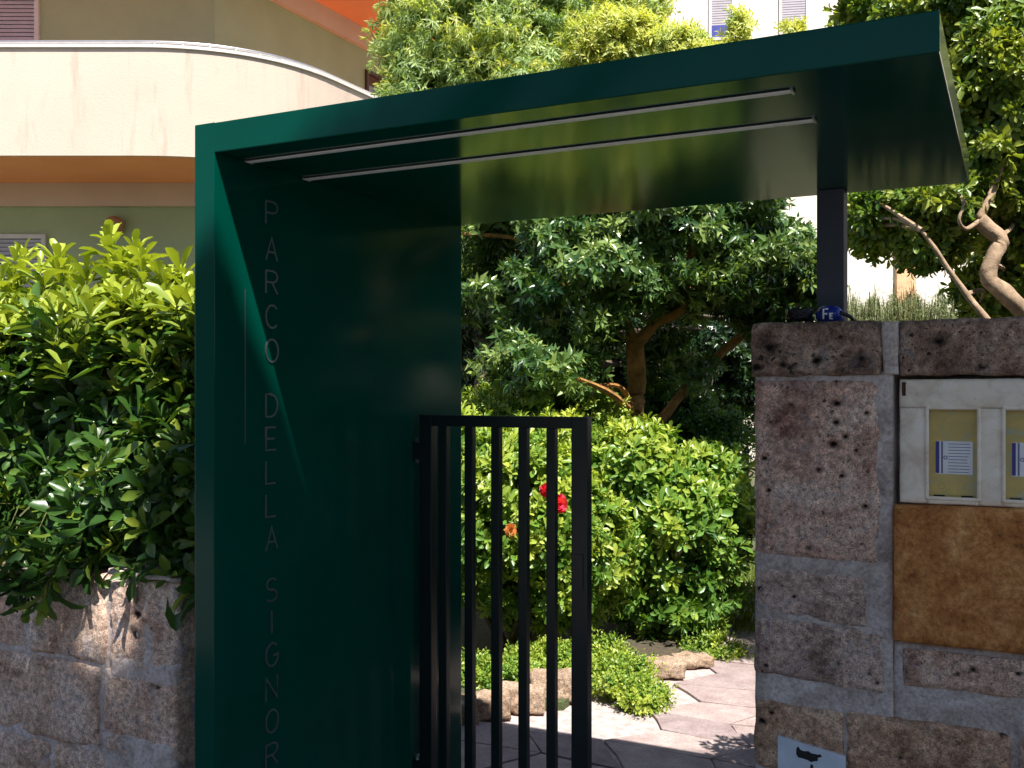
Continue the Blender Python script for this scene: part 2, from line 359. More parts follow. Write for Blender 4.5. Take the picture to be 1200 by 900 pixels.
def glyph(ch, h, w, t, dep, fr):
    """stroke letter standing on frame fr(u, v, out) -> point"""
    ms = []
    for si, st in enumerate(GL[ch]):
        V = []; Fc = []; n = len(st); q = [Vector((a*w/.62, b*h)) for a, b in st]
        for i, p in enumerate(q):
            a = q[max(i-1, 0)]; b = q[min(i+1, n-1)]
            if (st[0] == st[-1] or (q[0]-q[-1]).length < 1e-6) and i in (0, n-1): a, b = q[-2], q[1]
            tt = (b-a).normalized(); nn = Vector((-tt.y, tt.x))
            if 0 < i < n-1:
                t1 = (q[i]-q[i-1]).normalized(); k = 1/max(.55, abs(t1.dot(tt)))
            else: k = 1
            for sgn in (-1, 1):
                for o in (.0004, dep + si*.0003): r = p + nn*sgn*t*.5*k; V.append(fr(r.x, r.y, o))
        for i in range(n-1):
            a = i*4; b = a+4
            Fc += [(a+1, b+1, b+3, a+3), (a, a+2, b+2, b), (a, b, b+1, a+1), (a+2, a+3, b+3, b+2)]
        Fc += [(0, 1, 3, 2), ((n-1)*4, (n-1)*4+2, (n-1)*4+3, (n-1)*4+1)]
        ms.append(mesh(V, Fc))
    return joinm(ms)
ly = [250, 292, 331, 371, 411, None, 475, 514, 553, 592, 631, None, 691, 729, 767, 806, 845, 884, 923]
lc = PX(318, 455, XL1); zr = lc.y*cT - lc.x*sT
for ch, y in zip('PARCO DELLA SIGNORA', ly):
    if y is None: continue
    zc = EYE + (CY-y)/F*zr
    me = glyph(ch, .066, .052, .0055, .003, lambda u, v, o, zc=zc: (XL1+o, lc.y-.026+u, zc-.033+v))
    link('letter', me, M['letter'], can)
# rear post standing on the stone wall
pA = PY(957, 240, YB-.095); pw = .084
link('post', boxm((pA.x, YB-.095, 1.853), (pA.x+pw, YB-.012, ZS-.0005), .003), M['paint_dark'], can)
link('base_plate', boxm((pA.x-.04, YB-.13, 1.846), (pA.x+pw+.04, YB-.0, 1.854)), M['paint_dark'], can)

# ------------------------------------------------------------------ gate
YG = 3.09; gz1 = 1.555; gz0 = .05
gx0 = XL1+.03; gx1 = PY(691, 600, YG).x
gate = empty('metal_gate', (gx0, YG, 0), 'black metal gate leaf of upright square bars beside the lettered side wall', 'gate')
gm = M['gate_paint']
st = .040
link('stile', boxm((gx1-.058, YG-st/2, gz0), (gx1, YG+st/2, gz1), .002), gm, gate)
link('stile', boxm((gx0, YG-st/2, gz0), (gx0+.05, YG+st/2, gz1), .002), gm, gate)
link('top_rail', boxm((gx0+.0505, YG-st/2+.001, gz1-.040), (gx1-.0585, YG+st/2-.001, gz1-.0005), .002), gm, gate)
link('bottom_rail', boxm((gx0+.0505, YG-st/2+.001, gz0), (gx1-.0585, YG+st/2-.001, gz0+.045), .002), gm, gate)
bx0 = PY(551, 600, YG).x; bdx = (PY(647, 600, YG).x - bx0)/3
k = -3
while k <= 3:
    xx = bx0 + bdx*k
    if xx > gx0+.07: link('bar', boxm((xx-.0160, YG-.0135, gz0+.0455), (xx+.0160, YG+.0135, gz1-.0405), .0015), gm, gate)
    k += 1
for zc in (gz1-.13, .28):
    h = link('hinge', tube([(gx0-.018, YG, zc-.045), (gx0-.018, YG, zc+.045)], .011, 12), M['alu'], gate)
    link('hinge_plate', boxm((gx0-.0295, YG-.02, zc-.03), (gx0+.001, YG-.012, zc+.03)), gm, h)
link('latch_plate', boxm((gx1-.045, YG-st/2-.004, .98), (gx1-.015, YG-st/2-.0005, 1.10)), gm, gate)

# ------------------------------------------------------------------ stone walls
def stone(x0, x1, z0, z1, y0, y1, seed, step=.012, rough=.006, edge=.012, pits=(), out=.006, skew=0, lift=(0,0,0,0)):
    """hewn block: finely divided front, worn arrises, pits cut in; skew slopes its bed joints"""
    step = step*.62 if (pits and x1-x0 < .6) else step; nx = max(4, int((x1-x0)/step)); nzz = max(4, int((z1-z0)/step)); V = []; Fc = []
    sd = Vector((seed*7.3, seed*1.9, seed*3.1))
    for j in range(nzz+1):
        for i in range(nx+1):
            u, v = i/nx, j/nzz; x = x0+(x1-x0)*u; z = z0+(z1-z0)*v
            q = Vector((x, 0, z))
            z += (lift[0]*(1-u)+lift[1]*u)*(1-v) + (lift[2]*(1-u)+lift[3]*u)*v
            dx = min(u, 1-u)*(x1-x0); dz = min(v, 1-v)*(z1-z0)
            if u in (0, 1): x += noise.noise(q*14+sd)*out
            if v in (0, 1): z += noise.noise(q*14+sd*1.3)*out
            e = edge*(max(0, 1-dx/.022)**2 + max(0, 1-dz/.022)**2)*(1+.8*noise.noise(q*22+sd))
            y = y0 + e + noise.noise(q*4.5+sd)*rough*1.3 + noise.noise(q*18+sd)*rough*.8 + noise.noise(q*55+sd)*rough*.55 + abs(noise.noise(q*9+sd*2))*rough
            for (a, b, r, dd) in pits:
                dd2 = ((x-a)/r)**2 + ((z-b)/(r*.8))**2
                y += dd*math.exp(-dd2*1.2)*(1+.5*noise.noise(q*60))
            V.append((x, y, z))
    W_ = nx+1; pit_tone = [0.0]*len(V)
    for k_, v_ in enumerate(V):
        for (a, b, r, dd) in pits: pit_tone[k_] = max(pit_tone[k_], min(1, 1.6*math.exp(-(((v_[0]-a)/r)**2+((v_[2]-b)/(r*.8))**2)*(1.5+1.6*noise.noise(Vector((v_[0]*70, seed, v_[2]*70)))))**1.5))
    for j in range(nzz):
        for i in range(nx): a = j*W_+i; Fc.append((a, a+1, a+1+W_, a+W_))
    bd = [i for i in range(nx+1)] + [j*W_+nx for j in range(1, nzz+1)] + [nzz*W_+i for i in range(nx-1, -1, -1)] + [j*W_ for j in range(nzz-1, 0, -1)]
    base = len(V); nb = len(bd)
    for b in bd: V.append((V[b][0] + noise.noise(Vector(V[b])*11)*out*.6, y1, V[b][2]))
    for i in range(nb): a, b = bd[i], bd[(i+1) % nb]; Fc.append((b, a, base+i, base+(i+1) % nb))
    Fc.append(tuple(base+i for i in range(nb)))
    me = mesh(V, Fc, True); at = me.attributes.new('pit_tone', 'FLOAT', 'POINT')
    for k_, dv in enumerate(pit_tone): at.data[k_].value = dv
    return me

YW = 3.05
def X(px): return PY(px, 455, YW).x
def Z(px, py): return PY(px, py, YW).z
rw = empty('stone_wall', (X(885), YW, 0), 'pitted tufa stone wall with coping, right of the gate, carrying the post', 'stone wall')
cz0, cz1 = 1.686, 1.846
def pit(px, py, r, d): p = PY(px, py, YW); return (p.x, p.z, r, d)
pc = [pit(902,408,.016,.016), pit(957,422,.02,.022), pit(985,395,.01,.01), pit(918,428,.014,.016), pit(888,430,.016,.018), pit(1010,420,.014,.012)]
xr = 2.6
link('coping_stone', stone(X(880), X(1034), cz0, cz1, YW-.012, YW+.40, 1, .008, .008, .014, pc), M['coping'], rw, label='pale brown coping stone with dark pits')
link('coping_stone', stone(X(1053), 1.02, cz0, cz1-.002, YW-.010, YW+.40, 2, .010, .008, .014, [pit(1100,400,.02,.02), pit(1150,430,.014,.02)]), M['coping'], rw, label='blackened coping stone above the meter cabinet')
link('coping_stone', stone(1.035, xr, cz0, cz1, YW-.010, YW+.40, 3, .03), M['coping'], rw)
link('mortar_joint', stone(X(1034)+.001, X(1053)-.001, cz0+.003, cz1-.003, YW-.007, YW+.39, 4, .008, .004, .002), M['mortar'], rw)
bigp = [pit(975,521,.013,.05), pit(979,495,.010,.03), pit(965,470,.006,.02), pit(980,473,.012,.03), pit(958,551,.008,.03), pit(986,558,.007,.03),
        pit(1013,594,.010,.03), pit(895,537,.010,.02), pit(1015,484,.007,.02), pit(1003,528,.006,.02), pit(903,495,.006,.02), pit(940,512,.004,.02), pit(900,575,.008,.02), pit(990,512,.011,.015)]
# core of the wall behind the facing
link('mortar_bed', stone(X(884), X(1046), -.02, cz0+.012, YW+.009, YW+.385, 5, .010, .004, .004, [(a, b, r*1.3, d*1.3+.012) for a, b, r, d in bigp], out=.001), M['mortar'], rw)
link('mortar_bed', stone(X(1046)+.001, xr, -.02, .925, YW+.014, YW+.385, 6, .03, .006, .004), M['mortar'], rw)
link('mortar_bed', stone(X(1046)+.001, xr, .926, cz0+.012, YW+.13, YW+.384, 7, .05, .004, .004), M['mortar'], rw)
rows = [('stone', 884, 1030, 446, 654, 'tufa_pink', 11, bigp, (0,-.012,0,0)),
        ('stone', 884, 1016, 668, 725, 'tufa_grey', 12, [pit(890,690,.014,.02), pit(930,700,.01,.01)], (0,-.010,0,-.008)),
        ('stone', 884, 1036, 730, 797, 'tufa_grey', 13, [pit(897,780,.01,.015), pit(1028,801,.009,.02), pit(1018,790,.006,.02)], (0,-.02,0,-.012)),
        ('stone', 884, 988, 826, 905, 'tufa_brown', 14, [pit(894,845,.015,.03), pit(905,835,.01,.02)], (0,0,0,-.008))]
for nm, a, b, t, bt, mt, sd, pt, lf in rows:
    link('stone', stone(X(a), X(b), Z((a+b)/2, bt), Z((a+b)/2, t), YW, YW+.05, sd, .006, .006, .010, pt if sd == 11 else [(a_, b_, r_, min(d_, .005)) for a_, b_, r_, d_ in pt], lift=lf), M[mt], rw)
Zp = .930
def below(px0, px1, d0, d1, mt, sd, pt=(), lf=(0,0,0,0)):
    link('stone', stone(X(px0), X(px1) if px1 < 1300 else px1-1400, Zp-d1, Zp-d0, YW-.001, YW+.05, sd, .008, .006, .010, [(a_, b_, r_, min(d_, .005)) for a_, b_, r_, d_ in pt], lift=lf), M[mt], rw)
below(1058, 1268, .022, .125, 'tufa_pink', 21, [pit(1123,790,.008,.03), pit(1140,785,.012,.02), pit(1028,801,.01,.03), pit(1193,790,.01,.03)], (0,0,0,0))
below(1275, 1401.5, .022, .16, 'tufa_grey', 22)
below(993, 1185, .225, .45, 'tufa_brown', 23, [pit(1055,889,.009,.03), pit(1005,858,.006,.02), pit(1040,842,.005,.02), pit(1180,860,.02,.03)])
below(1196, 1401.0, .235, .45, 'tufa_pink', 24)
# plinth course below the frame
for i in range(7):
    a = X(884)+.01+i*.33
    if a+.32 < xr: link('stone', stone(a, a+.315, -.02, .44, YW+.001, YW+.05, 31+i, .03), M['tufa_grey'], rw)
for i in range(4):
    a = 1.03+i*.39
    link('stone', stone(a, a+.375, .50, 1.05, YW+.001, YW+.12, 41+i, .03), M['tufa_pink'], rw)
    link('stone', stone(a, a+.375, 1.07, cz0-.01, YW+.001, YW+.12, 51+i, .03), M['tufa_grey'], rw)

# meter cabinet: painted marble surround with two openings, yellow inspection boxes, paper labels
def m_surround():
    m, nt, b = newmat('old cream painted surround'); g = gpos(nt)
    n1 = nz(nt, 14, 8, .65, g, dist=.7); n2 = nz(nt, 80, 6, .7, g)
    c = ramp(nt, n1.outputs[0], [(.3, (.70, .56, .46)), (.55, (.90, .80, .68)), (.75, (.92, .87, .81))]).outputs[0]
    s = ramp(nt, n2.outputs[0], [(.30, (.45, .40, .36)), (.40, (1, 1, 1))]).outputs[0]
    nt.links.new(mixc(nt, .4, c, s, 'MULTIPLY'), b.inputs['Base Color']); b.inputs['Roughness'].default_value = .7
    bump(nt, b, n1.outputs[0], .35, .008); return m
M['surround'] = m_surround()
def m_yellow():
    m, nt, b = newmat('mustard plastic hatch'); g = gpos(nt)
    n1 = nz(nt, 16, 5, .6, g, dist=1.0)
    c = ramp(nt, n1.outputs[0], [(.3, (.42, .45, .36)), (.45, (.55, .44, .17)), (.7, (.70, .50, .15))]).outputs[0]
    nt.links.new(c, b.inputs['Base Color']); b.inputs['Roughness'].default_value = .3; bump(nt, b, n1.outputs[0], .2, .004); return m
M['yellow'] = m_yellow()
M['paper'] = plain('white label paper', (.85, .85, .90), .7, var=.06, scale=30)
M['ink'] = plain('grey blue print', (.16, .17, .30), .7)
M['blue'] = plain('blue print', (.045, .05, .26), .5)
M['rust'] = None
def m_panel():
    m, nt, b = newmat('weathered brown panel'); g = gpos(nt)
    n1 = nz(nt, 10, 12, .78, g, dist=.3); n2 = nz(nt, 70, 8, .75, g); n3 = nz(nt, 4, 4, .6, g)
    c = ramp(nt, n1.outputs[0], [(.32, (.16, .055, .02)), (.46, (.46, .18, .055)), (.60, (.66, .32, .12)), (.74, (.85, .58, .32))]).outputs[0]
    f = ramp(nt, n2.outputs[0], [(.3, (.5, .45, .42)), (.5, (1, 1, 1)), (.7, (1.35, 1.35, 1.3))]).outputs[0]
    nt.links.new(mixc(nt, 1.0, c, f, 'MULTIPLY'), b.inputs['Base Color']); b.inputs['Roughness'].default_value = .85; b.inputs['Specular IOR Level'].default_value = .2
    p = bump(nt, b, n1.outputs[0], .5, .01); bump(nt, b, n2.outputs[0], .6, .004, p); return m
M['rust'] = m_panel()
cx0 = X(1054); cb = Z(1120, 592)
cab = empty('meter_cabinet', (cx0, YW, cb), 'cream painted surround holding mustard meter hatches under the dark coping', 'meter cabinet')
zt0, zt1 = Z(1115, 478), Z(1115, 585)
wx = [X(1086), X(1147), X(1176), X(1239)]
yS0, yS1 = YW+.004, YW+.06
def slabm(x0, x1, z0, z1, sd): return stone(x0, x1, z0, z1, yS0, yS1, sd, .008, .0022, .004, out=.0015)
for i, (a, b, c_, d_) in enumerate([(cx0, X(1262), zt1-.0, cz0-.012)]): pass
zlo, zhi = min(zt0, zt1), max(zt0, zt1)
link('top_board', slabm(cx0, X(1262), zhi, cz0-.010, 61), M['surround'], cab)
link('jamb', slabm(cx0, wx[0], cb, zhi-.0006, 62), M['surround'], cab)
link('jamb', slabm(wx[1], wx[2], cb, zhi-.0006, 63), M['surround'], cab)
link('jamb', slabm(wx[3], X(1262), cb, zhi-.0006, 64), M['surround'], cab)
for a, b in ((wx[0], wx[1]), (wx[2], wx[3])):
    link('sill', slabm(a+.0006, b-.0006, cb, zlo, 65), M['surround'], cab)
    # rounded moulding round the opening
    r = .010
    mp = [(a, zlo), (b, zlo), (b, zhi), (a, zhi), (a, zlo)]
    link('moulding', joinm([tube([(mp[i][0], yS0+.003, mp[i][1]), (mp[i+1][0], yS0+.003, mp[i+1][1])], .0055, 8) for i in range(4)]), M['surround'], cab)
    h = link('hatch', boxm((a+.0015, YW+.030, zlo+.0015), (b-.0015, YW+.05, zhi-.0015), .002), M['yellow'], cab)
    w = b-a; ht = zhi-zlo; lx0 = a+.16*w; lx1 = b-.12*w; lz1 = zhi-.37*ht; lz0 = zhi-.735*ht
    lb = link('paper_label', boxm((lx0, YW+.0285, lz0), (lx1, YW+.0298, lz1)), M['paper'], h, label='white paper label with blue edge and ruled lines')
    pm = []
    for q in range(10):
        zz = lz1-.008-(lz1-lz0-.014)*q/9
        pm.append(boxm((lx0+(.34)*(lx1-lx0), YW+.0281, zz-.0009), (lx1-.004-random.random()*.012, YW+.0284, zz+.0009)))
    link('print', joinm(pm), M['ink'], lb)
    link('blue_edge', boxm((lx0, YW+.0279, lz0+.002), (lx0+.1*(lx1-lx0), YW+.0284, lz1-.001)), M['blue'], lb)
    link('blue_edge', boxm((lx0+.15*(lx1-lx0), YW+.0279, lz0+.002), (lx0+.2*(lx1-lx0), YW+.0283, lz1-.001)), M['ink'], lb)
    em = [(lx0+.27*(lx1-lx0)+.0045*math.cos(t), YW+.0278, (lz0+lz1)/2+.0045*math.sin(t)) for t in [i*6.283/14 for i in range(15)]]
    link('emblem', tube(em, .0011, 5, caps=False), M['blue'], lb)
    for s in (.12, .66): link('slot', boxm((a+s*w, YW+.0285, zlo+.004), (a+(s+.22)*w, YW+.0297, zlo+.008)), M['dark'], h)
    for (s, t_) in ((.25, .88), (.28, .13), (.78, .13)):
        c = [(a+s*w+.010*math.cos(q), YW+.0295, zlo+t_*ht+.008*math.sin(q)) for q in [i*6.283/14 for i in range(15)]]
        link('moulded_ring', tube(c, .0008, 5, caps=False), M['yellow'], h)
    link('red_seal', ball(((a+b)/2, YW+.026, zhi-.004), .0035), plain('red seal', (.35, .02, .03), .4), h)
link('rust_mark', stone(X(1057), X(1061), 1.69-.062, 1.69-.02, YW-.0005, YW+.006, 66, .004, .001, .001), plain('rust streak', (.06, .02, .012), .9, var=.5, scale=60), cab)
# brown panel
pnl = link('access_panel', stone(X(1048), X(1048)+.62, .932, Z(1120, 592)-.004, YW-.022, YW+.03, 71, .008, .003, .006, out=.003, lift=(.0,.0,-.003,.004)), M['rust'],
           label='weathered orange brown panel below the meter hatches', cat='panel')
# sign at the foot of the wall
sx0, sx1 = PY(912, 868, YW-.006).x, PY(991, 880, YW-.006).x; sz = Z(950, 868)
M['sign'] = plain('pale blue white enamel', (.62, .68, .80), .35, var=.1, scale=20)
sg = link('wall_sign', mesh([(sx0, YW-.012, sz-.19), (sx1, YW-.012, sz-.20), (sx1, YW-.012, sz-.028), (sx0, YW-.012, sz+.003),
                             (sx0, YW+.0, sz-.19), (sx1, YW+.0, sz-.20), (sx1, YW+.0, sz-.028), (sx0, YW+.0, sz+.003)],
                            [(0,1,2,3),(7,6,5,4),(0,4,5,1),(1,5,6,2),(2,6,7,3),(3,7,4,0)]), M['sign'], label='pale blue sign with a black mark low on the stone wall', cat='sign')
bpts = [(.28,-.020),(.31,-.014),(.34,-.022),(.40,-.024),(.46,-.022),(.50,-.026),(.60,-.027),(.64,-.025),(.66,-.031),(.60,-.034),(.60,-.042),(.56,-.043),(.50,-.047),(.44,-.043),(.36,-.041),(.31,-.041),(.28,-.034)]
bw = sx1-sx0
mk = [(sx0+a*bw, YW-.0128, sz+b*1.25) for a, b in bpts]
link('black_mark', mesh(mk+[(x, y+.0012, z) for x, y, z in mk], [tuple(range(len(mk)-1, -1, -1))]+[(i, (i+1) % len(mk), len(mk)+(i+1) % len(mk), len(mk)+i) for i in range(len(mk))]), M['dark'], sg)
link('black_mark', boxm((sx0+.49*bw, YW-.0128, sz-.13), (sx0+.53*bw, YW-.0118, sz-.066)), M['dark'], sg)

# blue bundle and black cable coil at the foot of the post
M['bluewrap'] = plain('shiny blue plastic wrap', (.02, .04, .30), .25, var=.4, scale=40)
M['blackrub'] = plain('black rubber', (.012, .012, .016), .4)
a = PY(955, 372, YW+.10); b = PY(986, 372, YW+.10); zz = cz1+.028
bun = empty('wrapped_roll', ((a.x+b.x)/2, YW+.10, cz1), 'shiny blue wrapped roll with white letters at the foot of the post', 'roll')
rr = [.010, .022, .027, .028, .028, .027, .023, .012]
link('roll', tube([(a.x+(b.x-a.x)*i/7, YW+.12, zz) for i in range(8)], rr, 18, .06), M['bluewrap'], bun)
xm = (a.x+b.x)/2
for ch, u, h in (('F', -.012, .030), ('E', .008, .016)):
    link('printed_letter', glyph(ch, h, h*.55, .0045, .003, lambda p, q, o, u=u, h=h: (xm+u+p, YW+.12-.029-o, zz-.014+q)), M['paper'], bun)
cc = PY(936, 372, YW+.12)
coil = []
for i in range(90):
    t = i/90*5*2*math.pi; coil.append((cc.x+.034*math.cos(t)*(1+.1*math.sin(i)), YW+.14+.02*math.sin(t), cz1+.012+.028*(i/90)+.010*abs(math.sin(t*.5+i))))
link('cable_coil', tube(coil, .0075, 7), M['blackrub'], label='black cable coil on the coping left of the blue roll', cat='cable coil')
cab2 = smoothpath([PY(984, 366, YW+.08), PY(996, 371, YW+.09), PY(1000, 376, YW+.1)], 5)
link('cable_end', tube(cab2, .006, 7), M['blackrub'], bun)

# left wall
YL = 2.2; XE = PY(207, 700, YL).x; ZL = 1.075
lw = empty('stone_wall', (XE, YL, 0), 'low tufa stone wall under the left hedge, smeared with pale mortar', 'stone wall')
link('mortar_bed', stone(-6.0, XE-.004, -.02, ZL-.012, YL+.014, YL+.30, 80, .03, .006, .004), M['mortar'], lw)
def ZLY(px, py): return PY(px, py, YL).z
x_ = lambda px: PY(px, 455, YL).x
lst = [(130, 204, 684, 780, 'tufa_left', 81), (8, 112, 690, 762, 'tufa_left', 82), (-120, 2, 690, 740, 'tufa_left', 83),
       (122, 204, 786, 866, 'tufa_left', 84), (8, 114, 772, 862, 'tufa_left', 85), (-110, 2, 765, 850, 'tufa_left', 86),
       (60, 204, 874, 965, 'tufa_left', 87), (-100, 52, 872, 965, 'tufa_left', 88)]
zrow = [(.795, ZL), (.525, .785), (.26, .515), (-.02, .25)]
def lblock(p0, p1, r, mt, sd, pts=()): link('stone', stone(x_(p0), x_(p1) if p1 < 207 else XE, zrow[r][0], zrow[r][1], YL+random.uniform(-.004,.004), YL+.30, sd, .009, .007, .012, pts, lift=(0,random.uniform(-.008,.008),0,0)), M[mt], lw)
pl = lambda px, py, r, d: (PY(px, py, YL).x, PY(px, py, YL).z, r, d)
lblock(127, 207, 0, 'tufa_left', 81, [pl(157,745,.02,.02), pl(160,720,.02,.015), pl(180,800,.014,.02)])
lblock(30, 120, 0, 'tufa_left', 82); lblock(-90, 24, 0, 'tufa_left', 83); lblock(-260, -96, 0, 'tufa_left', 84)
lblock(120, 207, 1, 'tufa_left', 85, [pl(182,805,.016,.02)]); lblock(-8, 113, 1, 'tufa_left', 86); lblock(-170, -14, 1, 'tufa_left', 87); lblock(-330, -176, 1, 'tufa_left', 88)
lblock(60, 207, 2, 'tufa_left', 89); lblock(-90, 54, 2, 'tufa_left', 90); lblock(-260, -96, 2, 'tufa_left', 91)
lblock(120, 207, 3, 'tufa_left', 92); lblock(-60, 114, 3, 'tufa_left', 93); lblock(-260, -66, 3, 'tufa_left', 94)
# mortar smears standing proud of the blocks
def smear(px0, px1, py0, py1, sd):
    p = PY(px0, py1, YL); q = PY(px1, py0, YL)
    link('mortar_smear', stone(p.x, q.x, p.z, q.z, YL-.004, YL+.02, sd, .007, .004, .010, out=.02), M['mortar'], lw)
smear(132, 146, 690, 775, 101); smear(166, 183, 682, 790, 102); smear(128, 205, 778, 796, 103); smear(119, 206, 874, 905, 104)
link('mortar_cap', stone(x_(128), XE, ZL+.001, ZL+.014, YL-.010, YL+.28, 105, .01, .004, .006, out=.010), M['mortar'], lw)
link('planting_bed', boxm((-6, YL+.30, -.02), (XE-.02, 3.5, 1.0)), M['soil'], kind='structure')

# ------------------------------------------------------------------ left building (plan in view-aligned axes)
def m_stucco(name, c, var=.12, streak=0):
    m, nt, b = newmat(name); g = gpos(nt)
    n1 = nz(nt, .9, 7, .6, g); n2 = nz(nt, 40, 5, .7, g)
    lo = tuple(x*(1-var) for x in c); hi = tuple(min(1, x*(1+var)) for x in c)
    cc = ramp(nt, n1.outputs[0], [(.3, lo), (.7, hi)]).outputs[0]
    if streak:
        mp = nt.nodes.new('ShaderNodeMapping'); mp.inputs['Scale'].default_value = (5, 5, .7); nt.links.new(g, mp.inputs[0])
        n3 = nz(nt, 1.0, 7, .7, mp.outputs[0]); s = ramp(nt, n3.outputs[0], [(.30, (.55, .53, .50)), (.46, (1, 1, 1))]).outputs[0]
        cc = mixc(nt, streak, cc, s, 'MULTIPLY')
    nt.links.new(cc, b.inputs['Base Color']); b.inputs['Roughness'].default_value = .92; b.inputs['Specular IOR Level'].default_value = .2
    bump(nt, b, n2.outputs[0], .35, .01); return m
M['olive'] = m_stucco('olive stucco', (.37, .42, .25), .1)
M['cream'] = m_stucco('cream parapet', (.58, .465, .385), .05, .45)
M['orange'] = m_stucco('orange soffit', (.95, .36, .17), .08)
M['pinkbeam'] = m_stucco('pinkish beam', (.60, .46, .37), .08)
M['farwall'] = m_stucco('far cream wall', (.82, .74, .64), .06, .15)
M['shutter'] = plain('lilac grey shutter', (.42, .38, .42), .6, var=.08)
M['frame_w'] = plain('white window frame', (.62, .58, .55), .6)
M['brownframe'] = plain('dark brown frame', (.06, .03, .02), .6)
def m_glass():
    m, nt, b = newmat('window glass'); b.inputs['Base Color'].default_value = (.05, .045, .045, 1)
    b.inputs['Roughness'].default_value = .06; b.inputs['Specular IOR Level'].default_value = .9; return m
M['glass'] = m_glass()
Zb = EYE + 2.53                                                     # underside of the lower beam
ST = 3.28
D = (sT, cT)                                                        # receding wall direction in (across, along)
c0 = (-4.15, 14.0)
def V2(a, z): w = W2(a, z, 0); return (w.x, w.y)
def along(p, t): return (p[0]+D[0]*t, p[1]+D[1]*t)
bl = empty('apartment_building', W2(-8, 14, 0), 'olive green apartment building with curved cream balcony behind the left hedge', 'building')
wallp = [(-16, 14.0), c0, along(c0, 8.5), (along(c0, 8.5)[0]-9, along(c0, 8.5)[1]+3), (-16, 24)]
link('wall', prism([V2(*p) for p in wallp], -.02, Zb+2*ST+.5), M['olive'], bl)
def offset_outline(off):
    # outline of balcony: front line, curve, receding line
    f = [(-16, 14-off)]; n = (cT, -sT)
    A = (c0[0] + off*.05, 14-off); Bp = (c0[0]+n[0]*off, c0[1]+n[1]*off)
    ctrl = []
    a0 = (A[0]-.25, A[1]); 
    # quadratic bend from front line to receding line
    # meeting point of the two lines
    t = (a0[1]-Bp[1])/D[1]; mpt = (Bp[0]+D[0]*t, a0[1])
    a0 = (mpt[0]-1.5*off/1.7, a0[1]); b0 = (mpt[0]+D[0]*1.5*off/1.7, mpt[1]+D[1]*1.5*off/1.7)
    for i in range(17):
        s = i/16; ctrl.append(((1-s)**2*a0[0]+2*s*(1-s)*mpt[0]+s*s*b0[0], (1-s)**2*a0[1]+2*s*(1-s)*mpt[1]+s*s*b0[1]))
    e = (Bp[0]+D[0]*7.5, Bp[1]+D[1]*7.5)
    return f + ctrl + [e]
def ribbon(oa, ob, z0, z1):                                         # closed band between two outlines
    n = len(oa); V = []; Fc = []
    for (p, q) in zip(oa, ob):
        a = V2(*p); b = V2(*q); V += [(*a, z0), (*a, z1), (*b, z1), (*b, z0)]
    for i in range(n-1):
        a = i*4; b = a+4
        for k in range(4): Fc.append((a+k, b+k, b+(k+1) % 4, a+(k+1) % 4))
    Fc += [(0, 1, 2, 3), tuple((n-1)*4+k for k in (3, 2, 1, 0))]
    me = mesh(V, Fc)
    bm = bmesh.new(); bm.from_mesh(me); bmesh.ops.recalc_face_normals(bm, faces=bm.faces[:]); bm.to_mesh(me); bm.free(); return me
for fl in (0, 1):
    zs = Zb+.32+fl*ST                                               # soffit height
    bo = link('balcony', ribbon(offset_outline(1.72), offset_outline(1.56), zs+.001, zs+1.32), M['cream'], bl, label='cream rendered balcony parapet with rounded corner')
    link('slab', ribbon(offset_outline(1.66), offset_outline(.02), zs, zs+.12), M['orange'], bo)
    link('coping', ribbon(offset_outline(1.75), offset_outline(1.53), zs+1.3205, zs+1.36), M['frame_w'], bo)
    rl = offset_outline(1.64)
    link('rail', tube([(*V2(*p), zs+1.42) for p in rl], .02, 6), M['alu'], bo)
    for q in rl[::2]: link('rail_stud', tube([(*V2(*q), zs+1.355), (*V2(*q), zs+1.42)], .012, 6), M['alu'], bo)
    link('beam', ribbon(offset_outline(.10), offset_outline(-.05), Zb+fl*ST, zs-.001), M['pinkbeam'], bl)
def window(a0, a1, z0, z1, zz, parent, mat='shutter', frame='frame_w', slats=True, dirn=None, origin=None, blue=False):
    """window on a wall: frame standing proud, shutter slats or glass inside"""
    if dirn is None: pt = lambda t, o, z: W2(t, zz-o, z)
    else:
        nrm = (dirn[1], -dirn[0]); pt = lambda t, o, z: W2(origin[0]+dirn[0]*t+nrm[0]*o, origin[1]+dirn[1]*t+nrm[1]*o, z)
    def bx(t0, t1, o0, o1, q0, q1):
        V = [pt(t0,o0,q0), pt(t1,o0,q0), pt(t1,o1,q0), pt(t0,o1,q0), pt(t0,o0,q1), pt(t1,o0,q1), pt(t1,o1,q1), pt(t0,o1,q1)]
        return mesh(V, [(0,1,2,3),(7,6,5,4),(4,5,1,0),(5,6,2,1),(6,7,3,2),(7,4,0,3)])
    f = .06
    w = link('window', joinm([bx(a0-f,a1+f,.002,.05,z1,z1+f), bx(a0-f,a1+f,.002,.07,z0-f,z0), bx(a0-f,a0,.002,.05,z0,z1), bx(a1,a1+f,.002,.05,z0,z1)]), M[frame], parent)
    if slats:
        n = int((z1-z0)/.055); ms = []
        for i in range(n):
            q = z0+(z1-z0)*i/n; ms.append(bx(a0, a1, .006+.001*(i % 2), .028, q, q+.043))
        link('shutter', joinm(ms), M[mat], w, kind=None)
    link('pane', bx(a0, a1, .0015, .0045, z0, z1), M['glass'], w)
    if blue: link('shutter_panel', bx(a0, a1, .03, .04, z0, z0+.28), M['blue'], w)
    return w
window(-8.2, -6.65, Zb+ST-.45-.95, Zb+ST-.42+.35, 14.0, bl)            # upper left
window(-8.1, (50-600)/F*14, EYE+.4, EYE+(CY-280)/F*14, 14.0, bl)      # lower left
window(3.30+.37, 3.98+.37, EYE+4.2, EYE+5.42, 0, bl, frame='brownframe', slats=False, dirn=D, origin=c0)
